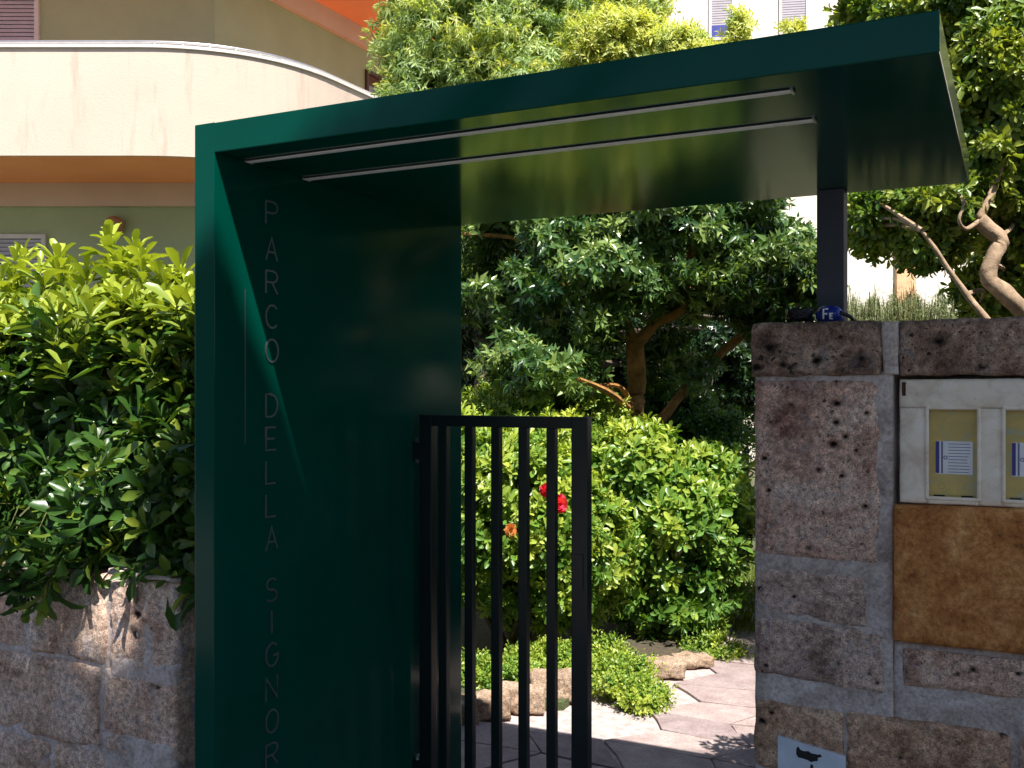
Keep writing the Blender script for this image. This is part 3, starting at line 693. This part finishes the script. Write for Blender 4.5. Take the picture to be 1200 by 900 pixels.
lp = W2((134-600)/F*13.9, 13.9, EYE+(CY-264)/F*13.9)
lo = link('wall_lamp', ball(lp, .13, sub=3), plain('terracotta lamp shade', (.42, .20, .12), .5), label='round terracotta wall lamp on the olive wall under the balcony', cat='lamp')
link('lamp_plate', tube([lp+Vector((0,0,.02))+Vector((sT*.0,0,0)), lp+Vector((-sT*.10, cT*.10, .02))], .08, 12), M['brownframe'], lo)

# ------------------------------------------------------------------ far building behind the trees
fb = empty('apartment_building', W2(7, 23, 0), 'cream apartment block with lilac shutters seen far behind the trees', 'building')
link('wall', prism([V2(3.2, 23), V2(22, 20), V2(24, 30), V2(5.2, 33)], -.02, 15), M['farwall'], fb)
fd = Vector((18.8, -3)).normalized(); fo = (3.2, 23)
for t0, t1, z0, z1, bl_ in ((1.35, 1.80, 9.6, 11.2, True), (2.9, 3.42, 9.6, 11.2, False), (6.0, 6.6, 9.6, 11.2, False), (1.35, 1.8, 6.2, 7.8, False), (2.9, 3.42, 6.2, 7.8, False), (6.0, 6.6, 6.2, 7.8, False)):
    window(t0, t1, z0, z1, 0, fb, dirn=(fd[0], fd[1]), origin=fo, blue=bl_)
pcol = [W2(fo[0]+fd[0]*t+.12*fd[1]*1, fo[1]+fd[1]*t-.12, 0) for t in (5.35, 5.75)]
link('pilaster', prism([(pcol[0].x, pcol[0].y), (pcol[1].x, pcol[1].y), (pcol[1].x-.3*sT, pcol[1].y+.3*cT), (pcol[0].x-.3*sT, pcol[0].y+.3*cT)], -.01, 6), plain('apricot render', (.75, .42, .24), .9), fb)

# ------------------------------------------------------------------ plants
def plantL(name, base, label, cat, group=None, kind=None): return empty(name, base, label, cat, group, kind)
def branchset(base_pts, targets, r0, parent, mat, n=6, name='branch', frac=1.0):
    """curved limbs from points on the trunk to clump centres"""
    ms = []
    for i, t in enumerate(targets):
        t = Vector(t); b = min(base_pts, key=lambda q: (Vector(q)-t).length + max(0, (Vector(q).z - t.z))*1.5)
        b = Vector(b); L = (t-b).length; mid = b.lerp(t, .5) + Vector((random.uniform(-.12,.12), random.uniform(-.12,.12), random.uniform(-.02,.16)))*L
        pts = smoothpath([b, mid, t], 4); ms.append(tube(pts, taper(len(pts), r0*min(1, .35+.25*L), r0*.18), n, .2))
    return ms
def clumps(n, shells, jit=.0):
    out = []
    for c, r, w in shells:
        p, o = ellpts(max(1, int(n*w)), c, r, .5); out.append((p, o))
    return np.vstack([a for a, b in out]), np.vstack([b for a, b in out])
def crown(shells, ncl, per, rc, k, L, wr, T, tint0, tvar=.15, up=.35, droop=.0, gap=None, spread=(.5, 1.35), flat=.7, topyoung=.0, stem=.05):
    """leaf clumps: ncl clump centres, each with per shoots, k leaves on each"""
    cen, od = clumps(ncl, shells)
    if gap is not None:
        g = vnoise(cen, gap[0], gap[2] if len(gap) > 2 else 0); keep = g > gap[1]; cen, od = cen[keep], od[keep]
    n = len(cen); ct = tint0 + rng.normal(0, tvar, n)
    d = unit(rng.normal(size=(n, per, 3)).reshape(-1, 3)).reshape(n, per, 3)
    rr = rc*(.35+.65*rng.random((n, per, 1)))*(.7+.6*rng.random((n, 1, 1)))
    tips = (cen[:, None, :] + d*rr*np.array([1, 1, flat])).reshape(-1, 3)
    ax = (od[:, None, :]*.6 + d*.6 + np.array([0, 0, up])).reshape(-1, 3)
    tt = np.repeat(ct, per)
    if topyoung:
        zmin, zmax = tips[:, 2].min(), tips[:, 2].max(); tt = tt + topyoung*((tips[:, 2]-zmin)/(zmax-zmin))**2
    a = whorls(tips, ax, k, L, wr, tt, spread, stem, droop)
    return leaves(*a, T), cen, tips, ax
def twigs(tips, ax, n, ln, r, mat, parent, name='twig'):
    idx = rng.choice(len(tips), min(n, len(tips)), replace=False); ms = []
    V = []; Fc = []
    ax = unit(ax)
    for i in idx:
        p = Vector(tips[i]); q = p - Vector(ax[i])*ln; u = Vector(ax[i]).cross(Vector((.3, .7, .2))).normalized()*r; v = Vector(ax[i]).cross(u).normalized()*r
        b = len(V)
        for c, s in ((q, 1.4), (p, .6)):
            V += [c+u*s, c-u*.5*s+v*.87*s, c-u*.5*s-v*.87*s]
        Fc += [(b, b+1, b+4, b+3), (b+1, b+2, b+5, b+4), (b+2, b, b+3, b+5)]
    return link(name, mesh(V, Fc), M[mat], parent, kind='stuff')

# --- the big-leaved hedge on the left wall: body as one mass, its nearest leaves singly
hd = plantL('hedge', (-3.1, 2.9, 1.0), 'broad leaved evergreen hedge with yellow green tips spilling over the left wall', 'hedge')
tp, ax = [], []
N = 2600
xx = rng.uniform(-5.2, -2.10, N); yy = rng.uniform(2.18, 3.45, N)
u = rng.random(N)
topz = 1.93 + .10*np.array([noise.noise(Vector((x*2.3, y*2.3, 3))) for x, y in zip(xx, yy)])
zz_ = np.where(u < .45, topz - rng.random(N)**2*.25, 1.06 + rng.random(N)*(topz-1.06))
front = rng.random(N) < .62
yy = np.where(front, 2.24 + .14*rng.random(N) - .05*(zz_ < 1.5), yy)
yy = yy + .16*np.clip((zz_-1.35)/.6, 0, 1)*front + .07*np.array([noise.noise(Vector((x*3, 5, z*3))) for x, z in zip(xx, zz_)])
tips = np.stack([xx, yy, zz_], 1)
axs = np.stack([rng.normal(0, .35, N), np.where(front, -.75, -.1)+rng.normal(0, .3, N), np.where(zz_ > topz-.25, 1.2, .35)+rng.normal(0, .25, N)], 1)
# drooping sprays over the wall and tall shoots above the hedge
ex_t, ex_a = [], []
def spray(px, py, Y, axd, n=1, step=0.05):
    p = np.array(PY(px, py, Y))
    a = np.array(axd, float); a /= np.linalg.norm(a)
    for i in range(n): ex_t.append(p - a*i*step + rng.normal(0, .006, 3)); ex_a.append(a + rng.normal(0, .08, 3))
for px, py in ((28, 700), (52, 705), (10, 675), (8, 640), (40, 660), (75, 650), (20, 690), (60, 672), (34, 640), (90, 640)): spray(px, py, 2.10+.06*random.random(), (random.uniform(-.4,.4), -.4, -.9), 2)
spray(150, 668, 2.16, (.2, -.8, -.2), 2); spray(175, 615, 2.2, (.1, -.9, .3), 2); spray(105, 655, 2.18, (0, -.8, -.5), 2)
for px, py, Y in ((128, 276, 2.55), (158, 288, 2.6), (168, 300, 2.5), (68, 298, 2.6), (28, 300, 2.6), (14, 312, 2.5), (212, 318, 2.55), (48, 318, 2.5), (100, 322, 2.5), (190, 322, 2.5), (140, 305, 2.5), (222, 335, 2.5), (82, 318, 2.7), (5, 330, 2.45)):
    spray(px, py, Y, (random.uniform(-.12, .12), random.uniform(-.15, .1), 1), 4, .034)
tips = np.vstack([tips, np.array(ex_t)]); axs = np.vstack([axs, np.array(ex_a)])
tint = .36 + .12*rng.normal(size=len(tips)) + .55*np.clip((tips[:, 2]-1.62)/.4, 0, 1)**1.2
near = (tips[:, 1] < 2.40) & (tips[:, 0] > -4.0)
A_ = whorls(tips, axs, 8, .108, .36, tint, (.35, 1.45), .035, .04, .22)
# choose the 300 largest in view among the front leaves: closest to the camera and inside the frame
pos = A_[0]; cr = pos[:, 0]*cT + pos[:, 1]*sT; cf = -pos[:, 0]*sT + pos[:, 1]*cT
sx = cr/cf*F + CX; sy = CY - (pos[:, 2]-EYE)/cf*F
score = A_[3]/cf*(1-.8*((sx < 4) | (sx > 216))) - .02*(pos[:, 1] > 2.42)
order = np.argsort(-score); single = np.zeros(len(pos), bool); single[order[:290]] = True
rest = ~single
link('foliage', leaves(*[q[rest] for q in A_], T_OBO), M['lf_hedge'], hd, kind='stuff')
LM = []
for q in range(6):
    t_ = q/5
    me = leaves(np.zeros((1,3)), np.array([[1.,0,0]]), np.array([[0,0,1.]]), np.array([1.]), np.array([.36]), np.array([.2+.55*t_]), T_OBO); me.materials.append(M['lf_hedge']); LM.append(me)
from mathutils import Matrix
for i in np.nonzero(single)[0]:
    d = Vector(A_[1][i]).normalized(); n_ = Vector(A_[2][i]); s_ = n_.cross(d).normalized(); n_ = d.cross(s_)
    o = link('leaf', LM[int(np.clip((A_[5][i]-.2)/.55*5, 0, 5))], None, hd)
    L_ = A_[3][i]; o.rotation_mode = 'QUATERNION'
    o.rotation_quaternion = Matrix((d, s_, n_)).transposed().to_quaternion(); o.scale = (L_, L_, L_); o.location = Vector(pos[i]) - wloc(hd)
twigs(tips, axs, 1400, .09, .0022, 'twig', hd)
ms = [tube(smoothpath([(x, 2.85, .95), (x+random.uniform(-.1,.1), 2.75, 1.3), (x+random.uniform(-.2,.2), 2.55, 1.7)], 4), taper(9, .018, .006), 6) for x in np.arange(-5.0, -2.2, .13)]
link('stem', joinm(ms), M['bark_dark'], hd, kind='stuff')
# inner leaves in a dark tint fill the middle
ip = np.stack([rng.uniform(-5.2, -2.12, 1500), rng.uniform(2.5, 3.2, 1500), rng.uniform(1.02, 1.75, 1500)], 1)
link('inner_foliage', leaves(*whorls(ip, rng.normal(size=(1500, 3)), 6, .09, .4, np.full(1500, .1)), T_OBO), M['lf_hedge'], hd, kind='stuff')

# --- garden shrubs
def shrub(name, base, label, cat, shells, ncl, per, rc, L, wr, tint0, mat='lf_shrub', T=T_OBO, group=None, k=8, core=True, stems=True, **kw):
    pl_ = plantL(name, base, label, cat, group)
    me, cen, tp_, ax_ = crown(shells, ncl, per, rc, k, L, wr, T, tint0, **kw)
    link('foliage', me, M[mat], pl_, kind='stuff')
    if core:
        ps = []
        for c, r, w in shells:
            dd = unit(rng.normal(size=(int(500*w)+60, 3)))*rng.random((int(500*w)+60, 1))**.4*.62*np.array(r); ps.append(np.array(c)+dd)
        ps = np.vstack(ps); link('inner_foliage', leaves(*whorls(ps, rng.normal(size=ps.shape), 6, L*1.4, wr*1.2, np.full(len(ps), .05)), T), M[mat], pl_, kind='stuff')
    if stems:
        b = Vector(base); sel = rng.choice(len(cen), min(len(cen), 16), replace=False); ms = []
        for i in sel:
            t = Vector(cen[i]); q = b + Vector((random.uniform(-.1,.1), random.uniform(-.1,.1), 0)); pts = smoothpath([q, q.lerp(t, .5)+Vector((0,0,.08)), t], 4)
            ms.append(tube(pts, taper(len(pts), .018, .005), 6))
        link('stem', joinm(ms), M['bark_dark'], pl_, kind='stuff')
    return pl_
def B(px, py, z, rx, ry, rz, w=1.0): return (np.array(P(px, py, z)), (rx, ry, rz), w)
shrub('shrub', G(790, 745), 'rounded glossy green shrub beyond the gate, left of the stone wall', 'shrub',
      [B(785, 640, 6.7, .50, .5, .62, 1.0), B(745, 560, 6.7, .32, .36, .38, .4), B(830, 585, 6.9, .28, .34, .42, .35)], 330, 8, .13, .088, .40, .36, tvar=.13, up=.3, topyoung=.25)
fs = shrub('flowering_shrub', G(600, 765), 'leafy shrub with pink red flowers behind the gate bars', 'shrub',
      [B(590, 610, 6.2, .52, .42, .55, .8), B(540, 570, 6.5, .40, .4, .48, .6), B(665, 640, 6.2, .38, .4, .50, .6), B(640, 550, 6.7, .42, .4, .36, .4)], 400, 8, .12, .078, .40, .50, tvar=.16, up=.3, topyoung=.2)
def bloom(px, py, z, r, col, parent, lab):
    c = P(px, py, z); f = []
    n = 26; dirs = unit(rng.normal(size=(n, 3))*np.array([1, 1, 1])); toward = -np.array(P(px, py, 1) - Vector((0, 0, EYE))); toward /= np.linalg.norm(toward)
    dirs = unit(dirs + toward*.9)
    pz = np.tile(np.array(c), (n, 1)); nn = unit(np.cross(dirs, rng.normal(size=(n, 3))))
    me = leaves(pz, dirs, nn, np.full(n, r), np.full(n, r*1.1), rng.random(n), T_OBO)
    fl = link('flower', me, col, parent, label=lab); return fl
M['petal'] = leafmat('pink red petal', (.55, .01, .04), (.75, .03, .09), (.85, .10, .16), .6, .3)
M['petal_o'] = leafmat('faded orange petal', (.55, .14, .03), (.62, .25, .08), (.6, .36, .12), .7, .3)
bloom(653, 590, 5.55, .062, M['petal'], fs, 'largest pink red flower'); bloom(641, 574, 5.6, .045, M['petal'], fs, 'upper pink red flower')
bloom(598, 622, 5.6, .045, M['petal_o'], fs, 'fading orange flower')
shrub('ground_cover', G(725, 822), 'low bright green plant trailing over the edging onto the path', 'plant',
      [B(725, 792, 5.45, .20, .25, .13, .6), B(752, 815, 5.2, .14, .15, .08, .3), B(650, 780, 5.7, .35, .2, .13, .6), B(705, 770, 5.9, .2, .2, .14, .3)], 240, 8, .06, .030, .55, .62, k=6, core=False, stems=False, tvar=.12)
shrub('ground_cover', G(600, 775), 'low green weeds behind the edging stones left of the gate stile', 'plant',
      [B(590, 795, 5.55, .35, .2, .12, .6), B(545, 790, 5.6, .25, .2, .12, .6)], 160, 7, .06, .035, .5, .55, k=6, core=False, stems=False, tvar=.12)
shrub('ground_cover', G(830, 785), 'sparse weeds at the foot of the rounded shrub by the path', 'plant',
      [B(835, 760, 6.2, .22, .15, .10, .6), B(860, 775, 6.6, .2, .2, .10, .4)], 110, 6, .06, .032, .45, .6, k=6, core=False, stems=False, tvar=.12)
shrub('shrub', G(640, 640), 'light green small leaved shrub behind the flowering one', 'shrub',
      [B(640, 500, 8.0, .75, .5, .42, 1.0), B(560, 520, 8.2, .5, .4, .5, .5)], 300, 9, .12, .050, .4, .62, tvar=.12, up=.3)
shrub('shrub', G(820, 600), 'dark green shrub in shade between the trees', 'shrub',
      [B(820, 520, 8.8, .45, .5, .42, .8), B(775, 470, 9.0, .4, .4, .38, .4)], 220, 8, .12, .06, .4, .25, tvar=.12, up=.2)
# clipped hedge seen over the shrub
hz = plantL('clipped_hedge', P(858, 560, 11), 'clipped hedge with a flat sunlit top beside the stone wall', 'hedge')
n = 2600; hx = rng.uniform(-.4, .75, n); hy = rng.uniform(-.35, .35, n); hzz = rng.uniform(-.1, .24, n)
face = rng.integers(0, 3, n); hy = np.where(face == 0, -.35, hy); hzz = np.where(face == 1, .24, hzz); hx = np.where(face == 2, -.4, hx)
cen = np.array(P(860, 505, 11)); pts_ = cen + hx[:, None]*AX + hy[:, None]*AZd + hzz[:, None]*np.array([0, 0, 1.])
link('foliage', leaves(*whorls(pts_, np.tile([[.1, -.4, .9]], (n, 1)), 6, .05, .45, np.full(n, .45)), T_OBO), M['lf_shrub'], hz, kind='stuff')
link('stem', joinm([tube([P(840+12*i, 560, 11), P(840+12*i, 500, 11)], .015, 6) for i in range(6)]), M['bark_pale'], hz, kind='stuff')

shrub('hedge', (1.2, 3.9, 0), 'dense unseen evergreen hedge added behind the stone wall to darken portal reflections', 'hedge',  # hidden hedge, added so the side wall reflects something dark
      [(np.array((x, 3.95+.1*(i % 2), .85)), (.42, .38, .80), .3) for i, x in enumerate(np.arange(-.30, 3.2, .5))], 420, 8, .11, .075, .40, .25, mat='lf_dark', tvar=.12)
shrub('hedge', (.6, 6.5, 0), 'unseen dark evergreen planting added behind the stone wall to dim soffit and side wall reflections', 'hedge',  # out of sight, added to darken what soffit and side wall reflect
      [(np.array((x+.2*(j % 2), y, .55+.1*(j % 3))), (.55, .55, .75), .3) for j, (x, y) in enumerate([(a, b) for a in (0.0, .75, 1.5, 2.3) for b in (5.0, 5.9, 6.9, 8.0, 9.2)] + [(-.75, 6.9), (-.7, 7.8), (-.95, 8.7), (-1.15, 9.6), (-.5, 10.2), (-1.3, 10.8), (-.6, 8.4)])], 420, 8, .15, .085, .40, .2, mat='lf_dark', tvar=.12, stems=True)
# wispy rosemary just behind the wall
rs = plantL('rosemary_bush', P(1055, 430, 5.2), 'wispy grey green bush poking above the coping right of the post', 'bush')
n = 420; bx_ = rng.uniform(990, 1118, n); V_ = []; tl = []
tipp, axx = [], []
for i in range(n):
    px = bx_[i]; h = 346 + 30*abs(noise.noise(Vector((px*.04, 2, 0)))) + rng.uniform(-6, 1)*rng.uniform(-4, 4) + .004*(px-1050)**2*.3
    base = P(px+rng.uniform(-12, 12), 420, 5.2+rng.uniform(-.25, .25)); top = P(px, h, 5.2+rng.uniform(-.25, .25))
    V_.append((base, top))
    for j in range(16): 
        q = base.lerp(top, .3+.7*j/15) + Vector(rng.normal(0, .012, 3)); tipp.append(q); axx.append(top-base)
link('stem', joinm([tube([a, b], [.003, .0015], 3) for a, b in V_]), M['twig'], rs, kind='stuff')
tipp = np.array([tuple(v) for v in tipp]); axx = np.array([tuple(v) for v in axx])
link('foliage', leaves(*whorls(tipp, axx, 4, .020, .14, np.full(len(tipp), .5), (.5, 1.0), .01), T_LAN), M['lf_wisp'], rs, kind='stuff')

# --- trees
def tree(name, label, trunkpts, r0, r1, bark, limbs, shells, ncl, per, rc, L, wr, tint0, mat, T=T_OBO, k=8, nb=26, **kw):
    tr = plantL(name, trunkpts[0], label, 'tree')
    tpth = smoothpath(trunkpts, 6); link('trunk', tube(tpth, taper(len(tpth), r0, r1), 12, .25), M[bark], tr)
    bp = tpth[len(tpth)//2:]
    for lpts, a, b in limbs:
        q = smoothpath(lpts, 6); link('limb', tube(q, taper(len(q), a, b), 10, .25), M[bark], tr); bp = bp + q[len(q)//3:]
    me, cen, tp_, ax_ = crown(shells, ncl, per, rc, k, L, wr, T, tint0, **kw)
    link('crown', me, M[mat], tr, kind='stuff')
    if nb:
        sel = rng.choice(len(cen), min(nb, len(cen)), replace=False)
        link('branch', joinm(branchset(bp, cen[sel], r1*.8, tr, bark)), M[bark], tr, kind='stuff')
    twigs(tp_, ax_, 3000, L*1.6, .003, 'twig', tr)
    return tr
tree('broadleaf_tree', 'small tree with orange brown forked trunk under the canopy edge', [G(735, 640), P(738, 520, 8.2), P(746, 460, 8.1), P(744, 400, 8.0)], .095, .07, 'bark',
     [([P(744, 405, 8.0), P(770, 378, 8.0), P(800, 362, 7.9), P(808, 330, 7.9)], .05, .03), ([P(744, 405, 8.0), P(732, 372, 8.0), P(705, 330, 8.1)], .045, .025),
      ([P(742, 480, 8.2), P(765, 500, 8.3), P(800, 460, 8.4), P(838, 420, 8.4), P(880, 385, 8.4), P(920, 350, 8.3)], .045, .035)],
     [B(640, 320, 7.9, .95, .7, .70, .9), B(800, 290, 7.9, .90, .7, .55, .8), B(900, 320, 8.2, .50, .5, .50, .55), B(720, 220, 8.0, 1.4, .8, .7, .6), B(640, 425, 7.4, .45, .4, .26, .3), B(790, 420, 8.6, .4, .3, .3, .2)],
     330, 12, .17, .098, .36, .50, 'lf_tree', T=T_LAN, k=8, tvar=.2, up=.1, droop=.25, gap=(1.7, -.22))
tree('evergreen_tree', 'dark evergreen with ivy clad grey trunk beside the lettered wall edge', [G(572, 600), P(565, 500, 9.6), P(572, 430, 9.6), P(560, 360, 9.6), P(552, 300, 9.5)], .13, .08, 'bark_dark',
     [([P(565, 400, 9.6), P(600, 350, 9.7), P(640, 310, 9.8)], .06, .03)],
     [B(600, 330, 9.8, .9, .6, .9, 1.0), B(700, 400, 11, 1.0, .6, .8, .8), B(780, 380, 11.3, .7, .6, .7, .5), B(560, 440, 10.8, .5, .4, .5, .3), B(600, 210, 10.2, 1.2, .6, .8, .5), B(860, 420, 10.5, .5, .5, .55, .5)],
     420, 12, .2, .085, .38, .28, 'lf_dark', T=T_LAN, k=8, tvar=.22, up=.1, droop=.2)
tree('pale_tree', 'pale green drooping leaved tree rising above the portal roof', [W2(-.2, 11.2, 0), W2(-.25, 11.1, 2.2), W2(-.15, 11.1, 4.2)], .14, .07, 'bark_pale', [],
     [B(540, 40, 10.5, .95, .7, .95, 1.0), B(640, 20, 10.6, .9, .7, 1.0, .8), B(500, 110, 10.4, .35, .5, .5, .25), B(610, 110, 10.3, .8, .5, .6, .5), B(560, -60, 10.8, 1.2, .8, .7, .5)],
     620, 12, .18, .10, .24, .45, 'lf_pale', T=T_LAN, k=8, tvar=.2, up=-.1, droop=.55)
tree('yellow_green_tree', 'yellow green feathery shrub tree above the middle of the portal roof', [W2(1.5, 9.7, 0), W2(1.4, 9.6, 2.0), W2(1.3, 9.6, 4.2)], .07, .03, 'bark_pale', [],
     [B(720, 60, 9.6, .50, .5, .42, .7), B(790, 70, 9.4, .38, .4, .32, .5), B(865, 50, 9.3, .14, .14, .30, .08), B(745, 5, 9.9, .35, .3, .25, .3), B(930, 55, 9.3, .10, .12, .36, .05), B(870, 95, 9.3, .3, .2, .2, .1)],
     330, 10, .12, .075, .28, .78, 'lf_pale', T=T_LAN, k=8, tvar=.16, up=.6, droop=.0, nb=20)
T4 = tree('broadleaf_tree', 'tree with pale twisted trunk leaning over the wall at the right edge', [G(1290, 700), P(1250, 420, 5.2), P(1212, 378, 5.15), P(1180, 345, 5.1), P(1158, 325, 5.1), P(1165, 300, 5.1), P(1172, 282, 5.1), P(1158, 268, 5.1), P(1147, 257, 5.1)], .05, .036, 'bark_pale',
     [([P(1147, 257, 5.1), P(1160, 232, 5.1), P(1172, 200, 5.15), P(1180, 165, 5.2), P(1187, 110, 5.2), P(1185, 50, 5.3)], .022, .010),
      ([P(1150, 258, 5.1), P(1132, 268, 5.05), P(1124, 258, 5.0), P(1130, 238, 5.0)], .014, .006),
      ([P(1165, 385, 5.1), P(1140, 355, 5.1), P(1118, 325, 5.1), P(1098, 295, 5.1), P(1080, 270, 5.1)], .020, .009)],
     [B(1175, 120, 5.4, .38, .5, .62, .9), B(1110, 120, 5.6, .42, .4, .5, .5), B(1060, 245, 5.5, .30, .3, .17, .22), B(1130, 10, 5.6, .6, .5, .35, .5), B(1010, 10, 5.9, .25, .3, .22, .12), B(1035, 262, 5.6, .20, .25, .16, .2), B(1085, 275, 5.5, .2, .25, .14, .2), B(1165, 345, 5.7, .18, .1, .16, .25), B(1080, 292, 5.4, .13, .12, .07, .10), B(1190, 200, 5.6, .3, .3, .4, .4), B(1215, 260, 5.6, .22, .3, .5, .4), B(1110, 235, 5.3, .16, .25, .12, .1)],
     560, 8, .11, .080, .38, .58, 'lf_right', T=T_OBO, k=7, tvar=.2, up=.1, droop=.2, gap=(2.6, -.28))
shrub('shrub', P(1190, 640, 6.4), 'tall green shrub behind the twisted trunk at the right edge', 'shrub',
      [B(1190, 330, 6.4, .24, .3, .55, .6), B(1260, 300, 6.6, .5, .4, .9, .6), B(1170, 370, 6.4, .16, .2, .22, .2)], 260, 9, .11, .06, .42, .6, mat='lf_right', tvar=.15)

tree('evergreen_tree', 'tall dense unseen evergreen added right of the garden path to darken the portal reflections', [(2.6, 6.4, 0), (2.6, 6.4, 1.2), (2.55, 6.35, 2.6)], .12, .08, 'bark_dark', [],  # outside the frame, added as a dark mass for the portal to mirror
     [(np.array((2.5, 6.2, 2.4)), (1.2, 1.4, 1.7), 1.0), (np.array((1.9, 8.0, 2.0)), (.8, 1.1, 1.5), .5)], 420, 12, .22, .11, .40, .25, 'lf_dark', tvar=.15)
# street trees behind the viewer: they shade the wall front as in the photograph
def street_tree(label, cx_, cz_, r, t, base, n, L=.15):
    th = np.sqrt(rng.random(n)); al = rng.random(n)*6.283; x = cx_ + r*th*np.cos(al); z = cz_ + r*th*np.sin(al)
    q = vnoise(np.stack([x, z*0, z], 1), 1.3); keep = (th < .93+.12*q); x, z = x[keep], z[keep]
    tt_ = t + rng.normal(0, .2, len(x)); s = np.array([SD.x, SD.y, SD.z])/abs(SD.y)
    p = np.stack([x, np.full(len(x), YF), z], 1) + tt_[:, None]*s
    tr = plantL('street_tree', base, label, 'tree')
    c = Vector(p.mean(0)); tk = smoothpath([Vector(base), Vector((base[0], base[1], 2.5)), Vector((base[0]*.6+c.x*.4, base[1]*.6+c.y*.4, c.z*.62)), c], 6)
    link('trunk', tube(tk, taper(len(tk), .2, .07), 12, .2), M['bark_dark'], tr)
    link('crown', leaves(*whorls(p, rng.normal(size=p.shape)+np.array([0, 0, .8]), 7, L, .5, np.full(len(p), .4)), T_LAN), M['lf_right'], tr, kind='stuff')
street_tree('tall street tree behind the viewpoint shading the entrance', .22, .22, 2.9, 3.1, (4.2, -1.1, 0), 26000, .09)
street_tree('second street tree further right shading the stone wall', 1.9, 3.2, 2.5, 3.6, (6.2, -1.1, 0), 7000)
street_tree('street tree further left shading the low wall', -3.35, -.75, 2.15, 3.0, (-3.6, -1.2, 0), 7000)

ob = empty('house', (0, -13, 0), 'plain unseen house added across the street behind the viewpoint to block low sky light', 'house')  # unseen building added to block low sky and cut the fill
link('wall', boxm((-22, -20, -.05), (24, -12.5, 4.6)), M['olive'], ob)
link('roof', boxm((-22.5, -20.5, 4.601), (24.5, -12.0, 4.85)), M['pinkbeam'], ob)
for i in range(9):
    for zq in (1.2,): w_ = link('window', boxm((-19+i*4.8, -12.53, zq), (-17.4+i*4.8, -12.44, zq+1.6)), M['frame_w'], ob); link('pane', boxm((-18.9+i*4.8, -12.5, zq+.1), (-17.5+i*4.8, -12.43, zq+1.5)), M['glass'], w_)
street_tree('wide crowned unseen tree added behind the viewpoint to shade the pavement', .8, -4.6, 3.4, 5.2, (1.6, -3.4, 0), 9000)  # unseen crown added to cut sunlight bouncing off the pavement
street_tree('unseen tree added behind and left of the viewpoint to shade the pavement', -4.2, -4.2, 3.2, 5.0, (-4.4, -3.3, 0), 7000)  # another unseen crown added against ground bounce, left side
street_tree('unseen tree added far right of the viewpoint to shade the pavement', 5.2, -1.6, 3.0, 4.4, (8.0, -2.6, 0), 6000)  # added out of view to keep sun off the ground at right
# ------------------------------------------------------------------ edging stones, lawn
ed = [(532, 846, .24, .11), (572, 840, .22, .11), (612, 832, .22, .12), (648, 820, .24, .14), (772, 792, .30, .09), (812, 780, .22, .06)]
M['edge'] = m_tufa('edging tufa', (.24, .16, .11), (.38, .28, .20), (.50, .39, .29), .4, .3)
for i, (px, py, w, h) in enumerate(ed):
    c = G(px, py)
    me = stone(-w/2, w/2, 0, h, -.07, .08, 120+i, .010, .014, .006, out=.016)
    o = link('edging_stone', me, M['edge'], None, c, cat='stone', group='rough stones edging the garden bed',
             label=['pale edging stone seen through the leftmost gap of the gate', 'edging stone behind the second gap between gate bars', 'edging stone behind the third gap between gate bars',
                    'tallest edging stone, just left of the gate stile', 'long edging stone at the foot of the rounded shrub', 'small low edging stone next to the path bend'][i])
    o.rotation_euler.z = [.5, .55, .4, .5, .45, .7][i]
bed = [G(500, 838), G(660, 830), G(700, 800), G(810, 778), G(840, 740), G(880, 640), G(400, 640), G(300, 800)]
link('flower_bed', mesh([(p.x, p.y, .03) for p in bed] + [(p.x, p.y, -.02) for p in bed], [tuple(range(8))]+[(i, i+8, (i+1) % 8+8, (i+1) % 8) for i in range(8)]), M['soil'], kind='structure')
n = 9000; gxp = rng.uniform(0, 1, (n, 2)); c0g = np.array(G(845, 690)); c1g = np.array(G(905, 690)); d0 = np.array(G(845, 560)); 
gpos_ = np.stack([rng.uniform(.6, 3.2, n), rng.uniform(6.8, 11, n), np.zeros(n)], 1)
gpos_ = np.array(G(860, 745)) + rng.uniform(-.25, 1.6, (n, 1))*AX + rng.uniform(0, 3.2, (n, 1))*AZd
link('lawn', leaves(gpos_, rng.normal(0, .3, (n, 3))+np.array([0, 0, 1.]), rng.normal(size=(n, 3)), np.full(n, .09), np.full(n, .012), rng.random(n), T_LAN), M['grass'], label='sunlit grass between the shrub and the stone wall', cat='grass', kind='stuff')
